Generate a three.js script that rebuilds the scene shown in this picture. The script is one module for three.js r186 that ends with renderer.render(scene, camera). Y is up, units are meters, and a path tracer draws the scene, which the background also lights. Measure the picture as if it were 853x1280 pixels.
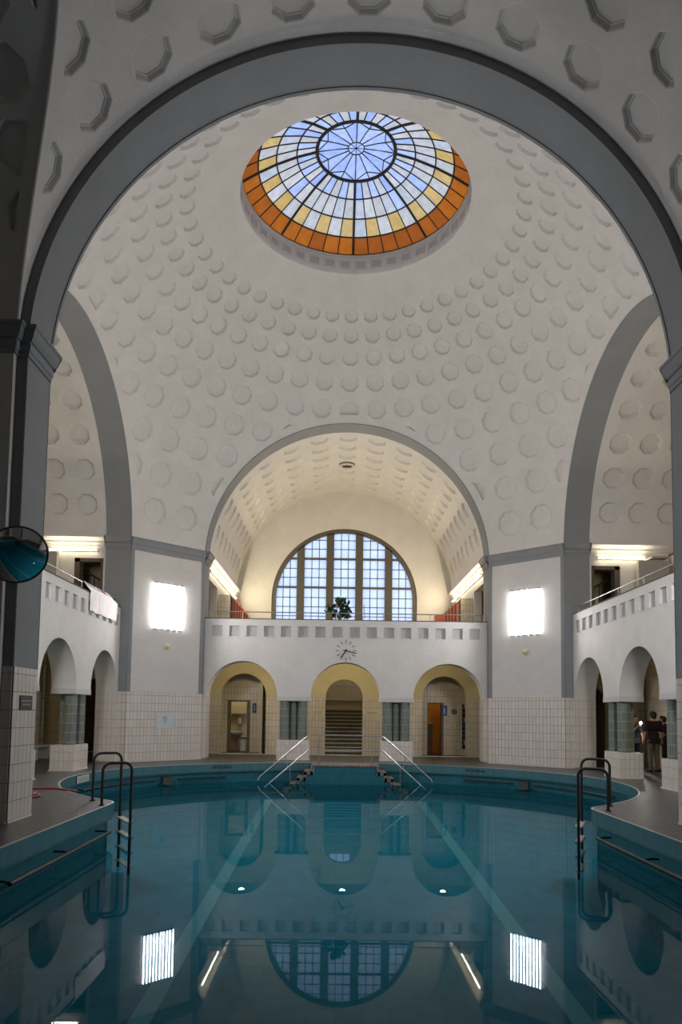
import * as THREE from 'three';
import { mergeGeometries } from 'three/addons/utils/BufferGeometryUtils.js';
import { FontLoader } from 'three/addons/loaders/FontLoader.js';
import { TextGeometry } from 'three/addons/geometries/TextGeometry.js';
import { RectAreaLightUniformsLib } from 'three/addons/lights/RectAreaLightUniformsLib.js';

// ---------------------------------------------------------------- camera, sky, exposure
RectAreaLightUniformsLib.init();
const scene = new THREE.Scene();
const camera = new THREE.PerspectiveCamera(2 * Math.atan(640 / 915.58) * 180 / Math.PI, 853 / 1280, 0.1, 200);
camera.position.set(-0.338, 1.6, 18.203);
camera.rotation.set(0.0733, -0.0068, 0.014, 'YXZ');
camera.setViewOffset(853, 1280, 0, -185.26, 853, 1280);
scene.background = new THREE.Color().setRGB(0.60, 0.69, 0.92);     // overcast sky at dusk, met through the frosted panes
scene.backgroundIntensity = 1.0;
const EXPOSURE = 2.32;
const PANEL = { tube: 13, area: 56, inner: 90, color: [1.0, 0.985, 1.0] };      // the banks of tubes on the corner walls
const COVE = { tube: 11, area: 140, color: [1.0, 0.83, 0.53] };       // warm tubes under the gallery cornices
const AISLE = { lens: 3, point: 2.3, color: [1.0, 0.87, 0.60] };     // round lamps on the ceiling of the ambulatory
const renderer = new THREE.WebGLRenderer();
renderer.toneMapping = THREE.LinearToneMapping;
renderer.toneMappingExposure = EXPOSURE;
renderer.shadowMap.enabled = true;

// ---------------------------------------------------------------- the plan of the hall (metres)
const A = 4.94, S = 6.935, T = 0.815, HS = 6.87, R0 = Math.hypot(A, S);   // arch radius, arch plane, arch depth, springing, dome radius
const FZ = 7.2, WT = 0.65, BACK = 10.35, END = 15.0, DADO = 2.217, WATER = -0.58, GAL = 3.95;
const D2R = Math.PI / 180;

// ---------------------------------------------------------------- small tools
let seed = 7;
const rnd = () => { seed = (seed * 1664525 + 1013904223) >>> 0; return seed / 4294967296; };
const taken = {};
const numbered = (n) => { taken[n] = (taken[n] ?? -1) + 1; return taken[n] ? `${n}_${String(taken[n]).padStart(3, '0')}` : n; };
const sub = (a, b) => [a[0] - b[0], a[1] - b[1], a[2] - b[2]];
const cross = (a, b) => [a[1] * b[2] - a[2] * b[1], a[2] * b[0] - a[0] * b[2], a[0] * b[1] - a[1] * b[0]];
const dot = (a, b) => a[0] * b[0] + a[1] * b[1] + a[2] * b[2];
const norm = (a) => { const l = Math.hypot(...a) || 1; return [a[0] / l, a[1] / l, a[2] / l]; };
const mix = (a, b, t) => a.map((x, i) => x + (b[i] - x) * t);

function boxUV(g) {                                    // uv in metres, by the way each face points
  if (g.index) g = g.toNonIndexed();
  const p = g.attributes.position, uv = new Float32Array(p.count * 2);
  for (let i = 0; i < p.count; i += 3) {
    const P = [0, 1, 2].map((k) => [p.getX(i + k), p.getY(i + k), p.getZ(i + k)]);
    const n = cross(sub(P[1], P[0]), sub(P[2], P[0])).map(Math.abs);
    P.forEach((q, k) => {
      const [u, v] = n[1] >= n[0] && n[1] >= n[2] ? [q[0], q[2]] : n[0] > n[2] ? [q[2], q[1]] : [q[0], q[1]];
      uv[(i + k) * 2] = u; uv[(i + k) * 2 + 1] = v;
    });
  }
  g.setAttribute('uv', new THREE.BufferAttribute(uv, 2));
  return g;
}
class MB {                                             // a bag of triangles
  constructor() { this.t = []; }
  tri(a, b, c, na, nb, nc) {
    let f = cross(sub(b, a), sub(c, a));
    if (Math.hypot(...f) < 1e-12) return this;
    if (na && dot(f, na) < 0) { [b, c] = [c, b]; [nb, nc] = [nc, nb]; }
    f = norm(cross(sub(b, a), sub(c, a)));
    this.t.push({ p: [a, b, c], n: [na || f, nb || na || f, nc || na || f] });
    return this;
  }
  quad(a, b, c, d, na, nb, nc, nd) { this.tri(a, b, c, na, nb, nc); this.tri(a, c, d, na, nc, nd); return this; }
  box(x0, x1, y0, y1, z0, z1) {
    const q = (i) => [i & 1 ? x1 : x0, i & 2 ? y1 : y0, i & 4 ? z1 : z0];
    for (const [a, b, c, d, n] of [[0, 2, 3, 1, [0, 0, -1]], [4, 5, 7, 6, [0, 0, 1]], [0, 4, 6, 2, [-1, 0, 0]], [1, 3, 7, 5, [1, 0, 0]], [0, 1, 5, 4, [0, -1, 0]], [2, 6, 7, 3, [0, 1, 0]]]) this.quad(q(a), q(b), q(c), q(d), n);
    return this;
  }
  prism(pts, y0, y1) {                                 // plan points [x, z], flat top and bottom
    const c = THREE.ShapeUtils.triangulateShape(pts.map(([x, z]) => new THREE.Vector2(x, z)), []);
    for (const t of c) { this.tri(...t.map((i) => [pts[i][0], y1, pts[i][1]]), [0, 1, 0]); this.tri(...t.map((i) => [pts[i][0], y0, pts[i][1]]), [0, -1, 0]); }
    const area = pts.reduce((s, p, i) => { const q = pts[(i + 1) % pts.length]; return s + p[0] * q[1] - q[0] * p[1]; }, 0);
    pts.forEach((p, i) => {
      const q = pts[(i + 1) % pts.length], n = norm(area > 0 ? [q[1] - p[1], 0, p[0] - q[0]] : [p[1] - q[1], 0, q[0] - p[0]]);
      this.quad([p[0], y0, p[1]], [q[0], y0, q[1]], [q[0], y1, q[1]], [p[0], y1, p[1]], n);
    });
    return this;
  }
  tube(pts, r, seg = 8, closed = false) {              // round bar along a polyline
    const curve = new THREE.CurvePath(); const v = pts.map((p) => new THREE.Vector3(...p));
    for (let i = 0; i + 1 < v.length; i++) curve.add(new THREE.LineCurve3(v[i], v[i + 1]));
    const dirs = v.map((p, i) => new THREE.Vector3().subVectors(v[Math.min(i + 1, v.length - 1)], v[Math.max(i - 1, 0)]).normalize());
    let up = Math.abs(dirs[0].y) > 0.9 ? new THREE.Vector3(1, 0, 0) : new THREE.Vector3(0, 1, 0); const rings = [];
    v.forEach((p, i) => {
      const d = dirs[i], e = new THREE.Vector3().crossVectors(d, up).normalize(), g = new THREE.Vector3().crossVectors(e, d).normalize(); up = g;
      rings.push(Array.from({ length: seg }, (_, k) => { const a = k / seg * 2 * Math.PI; const n = e.clone().multiplyScalar(Math.cos(a)).addScaledVector(g, Math.sin(a)); return { p: p.clone().addScaledVector(n, r).toArray(), n: n.toArray() }; }));
    });
    for (let i = 0; i + 1 < rings.length; i++) for (let k = 0; k < seg; k++) { const a = rings[i][k], b = rings[i][(k + 1) % seg], c = rings[i + 1][(k + 1) % seg], d = rings[i + 1][k]; this.quad(a.p, b.p, c.p, d.p, a.n, b.n, c.n, d.n); }
    if (!closed) for (const [i, s] of [[0, -1], [rings.length - 1, 1]]) for (let k = 0; k < seg; k++) this.tri(v[i].toArray(), rings[i][k].p, rings[i][(k + 1) % seg].p, dirs[i].clone().multiplyScalar(s).toArray());
    return this;
  }
  clip(f) {                                            // keep where f > 0
    const out = [];
    for (const t of this.t) {
      const w = t.p.map(f);
      if (w.every((x) => x >= 0)) { out.push(t); continue; }
      if (w.every((x) => x <= 0)) continue;
      const P = [], N = [];
      for (let i = 0; i < 3; i++) {
        const j = (i + 1) % 3;
        if (w[i] >= 0) { P.push(t.p[i]); N.push(t.n[i]); }
        if ((w[i] > 0) !== (w[j] > 0) && w[i] !== w[j]) {
          let lo = 0, hi = 1;
          for (let k = 0; k < 18; k++) { const m = (lo + hi) / 2; (f(mix(t.p[i], t.p[j], m)) > 0) === (w[i] > 0) ? lo = m : hi = m; }
          P.push(mix(t.p[i], t.p[j], lo)); N.push(norm(mix(t.n[i], t.n[j], lo)));
        }
      }
      for (let k = 1; k + 1 < P.length; k++) out.push({ p: [P[0], P[k], P[k + 1]], n: [N[0], N[k], N[k + 1]] });
    }
    this.t = out; return this;
  }
  geo() {
    const n = this.t.length, p = new Float32Array(n * 9), m = new Float32Array(n * 9);
    this.t.forEach((t, i) => { for (let k = 0; k < 3; k++) { p.set(t.p[k], i * 9 + k * 3); m.set(t.n[k], i * 9 + k * 3); } });
    const g = new THREE.BufferGeometry();
    g.setAttribute('position', new THREE.BufferAttribute(p, 3)); g.setAttribute('normal', new THREE.BufferAttribute(m, 3));
    return boxUV(g);
  }
}
const geoOf = (g) => Array.isArray(g) ? mergeGeometries(g.map((x) => { x = geoOf(x); for (const k of Object.keys(x.attributes)) if (!['position', 'normal', 'uv'].includes(k)) x.deleteAttribute(k); return x; })) : g instanceof MB ? g.geo() : g.index ? g.toNonIndexed() : g;
function mesh(name, g, m, parent) {
  const o = new THREE.Mesh(g instanceof MB || Array.isArray(g) ? geoOf(g) : g, m);
  o.name = parent ? name : numbered(name); o.castShadow = o.receiveShadow = true; (parent || scene).add(o);
  return o;
}
function group(name, [x, y, z] = [0, 0, 0], turn = 0) { const o = new THREE.Group(); o.name = numbered(name); o.position.set(x, y, z); o.rotation.y = turn; scene.add(o); return o; }
function tag(o, label, category, grp) { o.userData.label = label; o.userData.category = category; if (grp) o.userData.group = grp; return o; }
function thing(name, label, category, at, turn, grp) { return tag(group(name, at, turn), label, category, grp); }
function structure(name, g, m, turn = 0) { const o = g ? mesh(name, g, m) : group(name); o.rotation.y = turn; o.userData.kind = 'structure'; return o; }
function stuffPart(o) { o.userData.kind = 'stuff'; return o; }
function rectShape(x0, x1, y0, y1) { const s = new THREE.Shape(); s.moveTo(x0, y0); s.lineTo(x1, y0); s.lineTo(x1, y1); s.lineTo(x0, y1); s.closePath(); return s; }
function archHole(cx, r, y0, ys) { const h = new THREE.Path(); h.moveTo(cx - r, y0); h.lineTo(cx - r, ys); h.absarc(cx, ys, r, Math.PI, 0, true); h.lineTo(cx + r, y0); h.closePath(); return h; }
function rectHole(x0, x1, y0, y1) { const h = new THREE.Path(); h.moveTo(x0, y0); h.lineTo(x0, y1); h.lineTo(x1, y1); h.lineTo(x1, y0); h.closePath(); return h; }
function slab(shape, z0, z1, seg = 28) { const g = new THREE.ExtrudeGeometry(shape, { depth: z1 - z0, bevelEnabled: false, curveSegments: seg }); g.translate(0, 0, z0); return boxUV(g); }

// ---------------------------------------------------------------- materials
function noiseTex(size, fn, srgb) {
  const d = new Uint8Array(size * size * 4);
  for (let y = 0; y < size; y++) for (let x = 0; x < size; x++) { const c = fn(x, y); for (let k = 0; k < 3; k++) d[(y * size + x) * 4 + k] = Math.max(0, Math.min(255, c[k] ?? c[0])); d[(y * size + x) * 4 + 3] = 255; }
  const t = new THREE.DataTexture(d, size, size); t.wrapS = t.wrapT = THREE.RepeatWrapping; t.magFilter = THREE.LinearFilter; t.minFilter = THREE.LinearMipmapLinearFilter;
  if (srgb) t.colorSpace = THREE.SRGBColorSpace; t.needsUpdate = true; return t;
}
function lattice(n) { const v = new Float32Array(n * n).map(() => rnd()); return (x, y) => { x = ((x % n) + n) % n; y = ((y % n) + n) % n; const i = Math.floor(x), j = Math.floor(y), s = (t) => t * t * (3 - 2 * t), a = s(x - i), b = s(y - j), q = (p, r) => v[(r % n) * n + p % n]; return (q(i, j) * (1 - a) + q(i + 1, j) * a) * (1 - b) + (q(i, j + 1) * (1 - a) + q(i + 1, j + 1) * a) * b; }; }
const L8 = lattice(8), L32 = lattice(32), L128 = lattice(128);
const cloudy = (x, y, N) => 0.5 * L8(x / N * 8, y / N * 8) + 0.3 * L32(x / N * 32, y / N * 32) + 0.2 * L128(x / N * 128, y / N * 128);
const plasterTex = noiseTex(256, (x, y) => { const v = 238 + 17 * cloudy(x, y, 256); return [v, v, v]; }, true); plasterTex.repeat.set(0.3, 0.3);
const plasterBump = noiseTex(256, (x, y) => [255 * (0.5 * L32(x / 8, y / 8) + 0.5 * L128(x / 2, y / 2))]); plasterBump.repeat.set(0.5, 0.5);
const speckTex = noiseTex(256, (x, y) => { const i = Math.floor(x / 4), j = Math.floor(y / 4), c = L128(i * 1.37 + 0.2, j * 1.71), g = L32(i * 0.5, j * 0.5); if (x % 4 === 0 || y % 4 === 0) return [118, 116, 114]; const v = 60 + 180 * c + 15 * g; return [v + 6 * g, v, v + 6 * (1 - g)]; }, true); speckTex.repeat.set(0.42, 0.42);
function gridTex(N, cx, cy, line, face, joint, jitter = 10) {
  const tone = {}; return noiseTex(N, (x, y) => {
    const u = x / N * cx, v = y / N * cy, fu = u % 1, fv = v % 1;
    if (fu < line * cx / N || fv < line * cy / N) return joint;
    const k = `${Math.floor(u)},${Math.floor(v)}`; tone[k] ??= (rnd() - 0.5) * jitter; return face.map((q) => q + tone[k]);
  }, true);
}
const poolTex = gridTex(256, 10, 8, 1.3, [236, 238, 240], [205, 212, 214], 16);   // 10 tiles by 8 a repeat
poolTex.repeat.set(1 / 1.0, 1 / 2.0);
const floorTileTex = gridTex(256, 8, 8, 1, [236, 238, 240], [214, 220, 222], 18); floorTileTex.repeat.set(1 / 2.4, 1 / 2.4);
const stripTex = gridTex(256, 10, 4, 5, [168, 174, 168], [238, 240, 236], 26); stripTex.repeat.set(1 / 0.535, 1 / 1.0);
const std = (c, o = {}) => { const m = new THREE.MeshStandardMaterial({ roughness: 0.85, ...o }); m.color.setRGB(...c); return m; };
const phys = (c, o = {}) => { const m = new THREE.MeshPhysicalMaterial({ roughness: 0.6, ...o }); m.color.setRGB(...c); return m; };
const painted = (c, o = {}) => std(c, { map: plasterTex, bumpMap: plasterBump, bumpScale: 0.002, roughness: 0.9, ...o });
const M = {
  white: painted([0.61, 0.59, 0.572]), grey: painted([0.232, 0.242, 0.255]), recess: painted([0.43, 0.43, 0.44]),
  impost: painted([0.52, 0.51, 0.52]), yellow: painted([0.60, 0.50, 0.285]), beige: painted([0.50, 0.44, 0.30]), ceil: painted([0.62, 0.56, 0.42]),
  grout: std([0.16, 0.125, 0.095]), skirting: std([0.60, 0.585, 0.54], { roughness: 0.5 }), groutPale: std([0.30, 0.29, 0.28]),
  deck: phys([0.225, 0.22, 0.217], { map: speckTex, roughness: 0.42 }), rim: phys([0.07, 0.18, 0.21], { map: poolTex, roughness: 0.25 }), pool: phys([0.03, 0.15, 0.19], { map: poolTex, roughness: 0.5, specularIntensity: 0.1 }), poolFloor: phys([0.022, 0.20, 0.27], { map: floorTileTex, roughness: 0.6, specularIntensity: 0 }),
  terrazzo: phys([0.23, 0.215, 0.19], { map: speckTex, roughness: 0.6 }), lane: std([0.075, 0.235, 0.285]), step: phys([0.50, 0.45, 0.415], { map: speckTex, roughness: 0.6 }),
  column: phys([0.29, 0.31, 0.29], { map: stripTex, roughness: 0.35 }),
  bronze: std([0.085, 0.075, 0.055], { roughness: 0.6 }), lead: std([0.012, 0.012, 0.014], { roughness: 0.6 }), black: std([0.012, 0.012, 0.013], { roughness: 0.55 }), steel: std([0.62, 0.62, 0.62], { metalness: 1, roughness: 0.28 }), railgrey: std([0.30, 0.30, 0.30], { metalness: 0.6, roughness: 0.4 }),
  brown: std([0.075, 0.058, 0.04]), cabin: painted([0.33, 0.31, 0.28]), orange: std([0.62, 0.13, 0.035], { roughness: 0.5 }), dark: std([0.03, 0.027, 0.024]), capWhite: std([0.7, 0.7, 0.68], { roughness: 0.5 }), woodAmber: std([0.52, 0.27, 0.06], { roughness: 0.5 }),
};
const creamTiles = [[0.60, 0.555, 0.515], [0.575, 0.53, 0.49], [0.62, 0.575, 0.535], [0.59, 0.54, 0.505]].map((c) => phys(c, { roughness: 0.3 }));
const ochreTiles = [[0.58, 0.51, 0.40], [0.55, 0.485, 0.38], [0.60, 0.53, 0.42], [0.565, 0.50, 0.395]].map((c) => phys(c, { roughness: 0.35 }));
const glow = (c, k) => { const m = new THREE.MeshStandardMaterial({ roughness: 0.5 }); m.color.setRGB(0.8, 0.8, 0.8); m.emissive.setRGB(...c); m.emissiveIntensity = k; return m; };
const G = { panel: glow(PANEL.color, PANEL.tube), cove: glow(COVE.color, COVE.tube), aisle: glow(AISLE.color, AISLE.lens) };

// wall tiles: one shared block, scaled to its place
const tileGeo = boxUV(new THREE.BoxGeometry(1, 1, 1));
function tileWall(parent, o, u, width, height, { mats = creamTiles, skip, tw = 0.13, th = 0.26, joined = false, from = 0, phase = 0 } = {}) {
  const n = norm(cross(u, [0, 1, 0])), basis = new THREE.Matrix4().makeBasis(new THREE.Vector3(...u), new THREE.Vector3(0, 1, 0), new THREE.Vector3(...n)), q = new THREE.Quaternion().setFromRotationMatrix(basis);
  const cols = Math.max(1, Math.round(width / tw)), w = width / cols, parts = [], J = 0.009, DEP = 0.014;
  for (let j = 0; j * th < height - 0.02; j++) for (let i = 0; i < cols; i++) {
    const y0 = j * th, h = Math.min(th, height - y0), uc = (i + 0.5) * w, vc = from + y0 + h / 2;
    if (skip && skip(uc, vc, w, h)) continue;
    const pos = new THREE.Vector3(o[0] + u[0] * uc + n[0] * DEP / 2, o[1] + y0 + h / 2, o[2] + u[2] * uc + n[2] * DEP / 2), sc = new THREE.Vector3(w - J, h - J, DEP + rnd() * 0.002);
    if (joined) { const g = tileGeo.clone(); g.applyMatrix4(new THREE.Matrix4().compose(pos, q, sc)); parts.push(g); continue; }
    const t = mesh('tile', tileGeo, mats[Math.floor(rnd() * mats.length)], parent); t.position.copy(pos); t.quaternion.copy(q); t.scale.copy(sc);
  }
  if (joined && parts.length) stuffPart(mesh('tile_field', mergeGeometries(parts), mats[0], parent));
}
function strip(mb, o, u, width, y0, y1, depth) {      // thin raised strip on a wall, for backing, paint bands and skirting
  const n = norm(cross(u, [0, 1, 0])), a = [o[0], o[2]], b = [o[0] + u[0] * width, o[2] + u[2] * width];
  return mb.prism([a, b, [b[0] + n[0] * depth, b[1] + n[2] * depth], [a[0] + n[0] * depth, a[1] + n[2] * depth]], y0, y1);
}
function moulding(mb, path, profile, sgn = 1) {        // path in plan, profile [out, y]; out is to the side sgn of the way
  const off = path.map((p, i) => {
    const d = [];
    if (i > 0) d.push(norm([path[i][0] - path[i - 1][0], 0, path[i][1] - path[i - 1][1]]));
    if (i + 1 < path.length) d.push(norm([path[i + 1][0] - path[i][0], 0, path[i + 1][1] - path[i][1]]));
    const ns = d.map((v) => [v[2] * sgn, -v[0] * sgn]);
    if (ns.length === 1) return ns[0];
    const m = [ns[0][0] + ns[1][0], ns[0][1] + ns[1][1]], k = 2 / (m[0] * m[0] + m[1] * m[1]);
    return [m[0] * k, m[1] * k];
  });
  const at = (i, [o, y]) => [path[i][0] + off[i][0] * o, y, path[i][1] + off[i][1] * o];
  for (let i = 0; i + 1 < path.length; i++) for (let k = 0; k + 1 < profile.length; k++) mb.quad(at(i, profile[k]), at(i + 1, profile[k]), at(i + 1, profile[k + 1]), at(i, profile[k + 1]));
  for (const i of [0, path.length - 1]) for (let k = 1; k + 1 < profile.length; k++) mb.tri(at(i, profile[0]), at(i, profile[k]), at(i, profile[k + 1]));
  return mb;
}
const CAPITAL = [[0, 6.77], [0.035, 6.77], [0.035, 6.83], [0.06, 6.85], [0.075, 6.93], [0.055, 6.94], [0.055, 6.965], [0.085, 6.97], [0.13, 7.03], [0.165, 7.12], [0.19, 7.135], [0.19, 7.175], [0, 7.175]];
const BANDP = [[0, 6.765], [0.03, 6.765], [0.03, 6.93], [0.05, 6.945], [0.06, 7.03], [0.075, 7.12], [0.09, 7.13], [0.09, 7.17], [0, 7.17]];

// ---------------------------------------------------------------- coffers
const OCT = Array.from({ length: 16 }, (_, k) => { const a = k * Math.PI / 8, r = k % 2 ? 1 / Math.cos(Math.PI / 8) : 1; return [r * Math.cos(a), r * Math.sin(a)]; });
const SQR = Array.from({ length: 16 }, (_, k) => { const a = k * Math.PI / 8, m = Math.max(Math.abs(Math.cos(a)), Math.abs(Math.sin(a))); return [Math.cos(a) / m, Math.sin(a) / m]; });
// at(u, v, d): the point at u, v of the surface, sunk by d; nrm(u, v): its normal
function cofferWeb(mb, at, nrm, hu, v0, v1, r) {
  for (let k = 0; k < 16; k++) {
    const j = (k + 1) % 16, q = (i) => [SQR[i][0] * hu, SQR[i][1] * (SQR[i][1] > 0 ? v1 : v0)], o = (i) => [OCT[i][0] * r, OCT[i][1] * r];
    const [a, b, c, d] = [q(k), q(j), o(j), o(k)];
    mb.quad(at(...a, 0), at(...b, 0), at(...c, 0), at(...d, 0), nrm(...a), nrm(...b), nrm(...c), nrm(...d));
  }
}
function cofferPan(mb, at, r, steps) {                 // steps: [share of r, depth] from the rim down
  let prev = [1, 0];
  const inward = sub(at(0, 0, 0), at(0, 0, 0.1));
  for (const s of steps) { for (let k = 0; k < 16; k++) { const j = (k + 1) % 16, P = (i, [q, d]) => at(OCT[i][0] * r * q, OCT[i][1] * r * q, d); const e = sub(at(0, 0, prev[1]), P(k, prev)); mb.quad(P(k, prev), P(j, prev), P(j, s), P(k, s), norm([0, 1, 2].map((i) => e[i] * 0 + cross(sub(P(j, prev), P(k, prev)), sub(P(k, s), P(k, prev)))[i] * Math.sign(dot(cross(sub(P(j, prev), P(k, prev)), sub(P(k, s), P(k, prev))), norm(e)) + 4 * dot(cross(sub(P(j, prev), P(k, prev)), sub(P(k, s), P(k, prev))), inward) || 1)))); } prev = s; }
  for (let k = 0; k < 16; k++) { const j = (k + 1) % 16, P = (i) => at(OCT[i][0] * r * prev[0], OCT[i][1] * r * prev[0], prev[1]); mb.tri(at(0, 0, prev[1]), P(k), P(j), norm(inward)); }
}

// a coffer cut short by an arch or a groin: floor and walls end m before it, a straight wall closes the cut, plain plaster fills the rest
function cutCoffer(web, pan, at, nrm, r, f, m, toSurface) {
  const fill = new MB();
  for (let k = 0; k < 16; k++) { const j = (k + 1) % 16, a = [OCT[k][0] * r, OCT[k][1] * r], b = [OCT[j][0] * r, OCT[j][1] * r]; for (let q = 0; q < 4; q++) { const p0 = q / 4, p1 = (q + 1) / 4, P = (v, t) => [v[0] * t, v[1] * t]; const [A0, B0, B1, A1] = [P(a, p0), P(b, p0), P(b, p1), P(a, p1)]; fill.quad(at(...A0, 0), at(...B0, 0), at(...B1, 0), at(...A1, 0), nrm(...A0), nrm(...B0), nrm(...B1), nrm(...A1)); } }
  fill.clip((p) => m + 0.075 - f(p)); web.t.push(...fill.t);
  const g = (p) => f(p) - m; pan.clip(g);
  const wall = [];
  for (const t of pan.t) { const on = t.p.filter((p) => Math.abs(g(p)) < 2e-4); if (on.length === 2) wall.push(on); }
  for (const [a, b] of wall) pan.quad(a, b, toSurface(b), toSurface(a));
  return pan;
}
// ---------------------------------------------------------------- the dome
{
  const LAT = [8.8, 16.9, 24.6, 31.8, 38.6, 44.8, 50.5, 55.35, 59.8], EDGE = [4.75, 12.85, 20.75, 28.2, 35.2, 41.7, 47.65, 52.92, 57.58, 62.02], TOP = 69.4, N = 44;
  const pt = (lat, lon, d = 0) => [(R0 + d) * Math.cos(lat) * Math.sin(lon), HS + (R0 + d) * Math.sin(lat), -(R0 + d) * Math.cos(lat) * Math.cos(lon)];
  const dome = structure('ceiling'), web = new MB();
  const inside = [(p) => S - Math.abs(p[0]), (p) => S - Math.abs(p[2])];
  const clipAll = (mb) => { inside.forEach((f) => mb.clip(f)); return mb; };
  LAT.forEach((lat, r) => {
    const half = 180 / N, la = lat * D2R, R = 0.71 * half * D2R * Math.cos(la);
    const maker = (lon) => ({ at: (u, v, d) => pt(la + v, lon + u / Math.cos(la), d), nrm: (u, v) => norm(pt(la + v, lon + u / Math.cos(la)).map((x, i) => (i === 1 ? HS : 0) - x)) });
    let shared = null;
    for (let k = 0; k < N; k++) {
      const lon = k * 2 * half * D2R, { at, nrm } = maker(lon), cell = new MB();
      cofferWeb(cell, at, nrm, half * D2R * Math.cos(la), (lat - EDGE[r]) * D2R, (EDGE[r + 1] - lat) * D2R, R); clipAll(cell); web.t.push(...cell.t);
      const whole = [0, 4, 8, 12, 2, 6, 10, 14].every((i) => { const p = at(OCT[i][0] * R, OCT[i][1] * R, 0); return inside.every((f) => f(p) > 0.1); });
      const steps = [[0.965, 0.006], [0.83, 0.062], [0.80, 0.064]];
      if (whole) {
        if (!shared) { shared = new MB(); const m = maker(0); cofferPan(shared, m.at, R, steps); shared = shared.geo(); }
        mesh('coffer', shared, M.white, dome).rotation.y = -lon;
      } else { const pan = new MB(), f = (p) => Math.min(...inside.map((h) => h(p))); cofferPan(pan, at, R, steps); const cw = new MB(); cutCoffer(cw, pan, at, nrm, R, f, 0.10, (p) => { const d = [p[0], p[1] - HS, p[2]], l = Math.hypot(...d); return [d[0] * R0 / l, HS + d[1] * R0 / l, d[2] * R0 / l]; }); web.t.push(...clipAll(cw).t); if (pan.t.length > 8) mesh('coffer', pan, M.white, dome); }
    }
  });
  for (const [a, b, n] of [[0, EDGE[0], 2], [EDGE[9], TOP, 4]]) for (let k = 0; k < N * 4; k++) for (let i = 0; i < n; i++) {
    const l0 = (a + (b - a) * i / n) * D2R, l1 = (a + (b - a) * (i + 1) / n) * D2R, o0 = (k - 2) * 90 / N * D2R, o1 = (k - 1) * 90 / N * D2R, cell = new MB();
    const P = [pt(l0, o0), pt(l0, o1), pt(l1, o1), pt(l1, o0)], Nn = P.map((p) => norm([-p[0], HS - p[1], -p[2]]));
    cell.quad(...P, ...Nn); web.t.push(...clipAll(cell).t);
  }
  mesh('dome_shell', web, M.white, dome);
  // drum below the skylight, with its ring of square vents
  const rd = R0 * Math.cos(TOP * D2R), y0 = HS + R0 * Math.sin(TOP * D2R), drum = new MB(), lip = new MB();
  const ring = (mb, prof) => { for (let k = 0; k < 80; k++) for (let i = 0; i + 1 < prof.length; i++) { const P = (a, [r, y]) => [r * Math.sin(a), y, -r * Math.cos(a)], a0 = k * Math.PI / 40, a1 = (k + 1) * Math.PI / 40, f = norm([prof[i + 1][1] - prof[i][1], prof[i][0] - prof[i + 1][0], 0]), nn = (a) => [f[0] * -Math.sin(a), f[1], f[0] * Math.cos(a)]; mb.quad(P(a0, prof[i]), P(a1, prof[i]), P(a1, prof[i + 1]), P(a0, prof[i + 1]), nn(a0), nn(a1), nn(a1), nn(a0)); } };
  ring(drum, [[rd, y0], [rd + 0.015, y0 + 0.1], [rd + 0.015, 15.47]]);
  mesh('drum', drum, M.white, dome);
  ring(lip, [[rd + 0.02, 15.36], [rd - 0.04, 15.37], [rd - 0.04, 15.415], [rd + 0.3, 15.42]]); mesh('drum_lip', lip, M.white, dome);
  const vg = boxUV(new THREE.BoxGeometry(0.27, 0.19, 0.03)), vf = boxUV(mergeGeometries([[0, 0.105, 0.31, 0.02], [0, -0.105, 0.31, 0.02], [0.145, 0, 0.02, 0.23], [-0.145, 0, 0.02, 0.23]].map(([x, y, w, h]) => new THREE.BoxGeometry(w, h, 0.05).translate(x, y, 0).toNonIndexed())));
  for (let k = 0; k < 40; k++) {
    const a = (k + 0.5) * Math.PI / 20, v = mesh('vent', vg, M.recess, dome); v.position.set(Math.sin(a) * (rd + 0.012), 15.14, -Math.cos(a) * (rd + 0.012)); v.rotation.y = -a;
    mesh('vent_frame', vf, M.white, v);
  }
}

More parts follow.
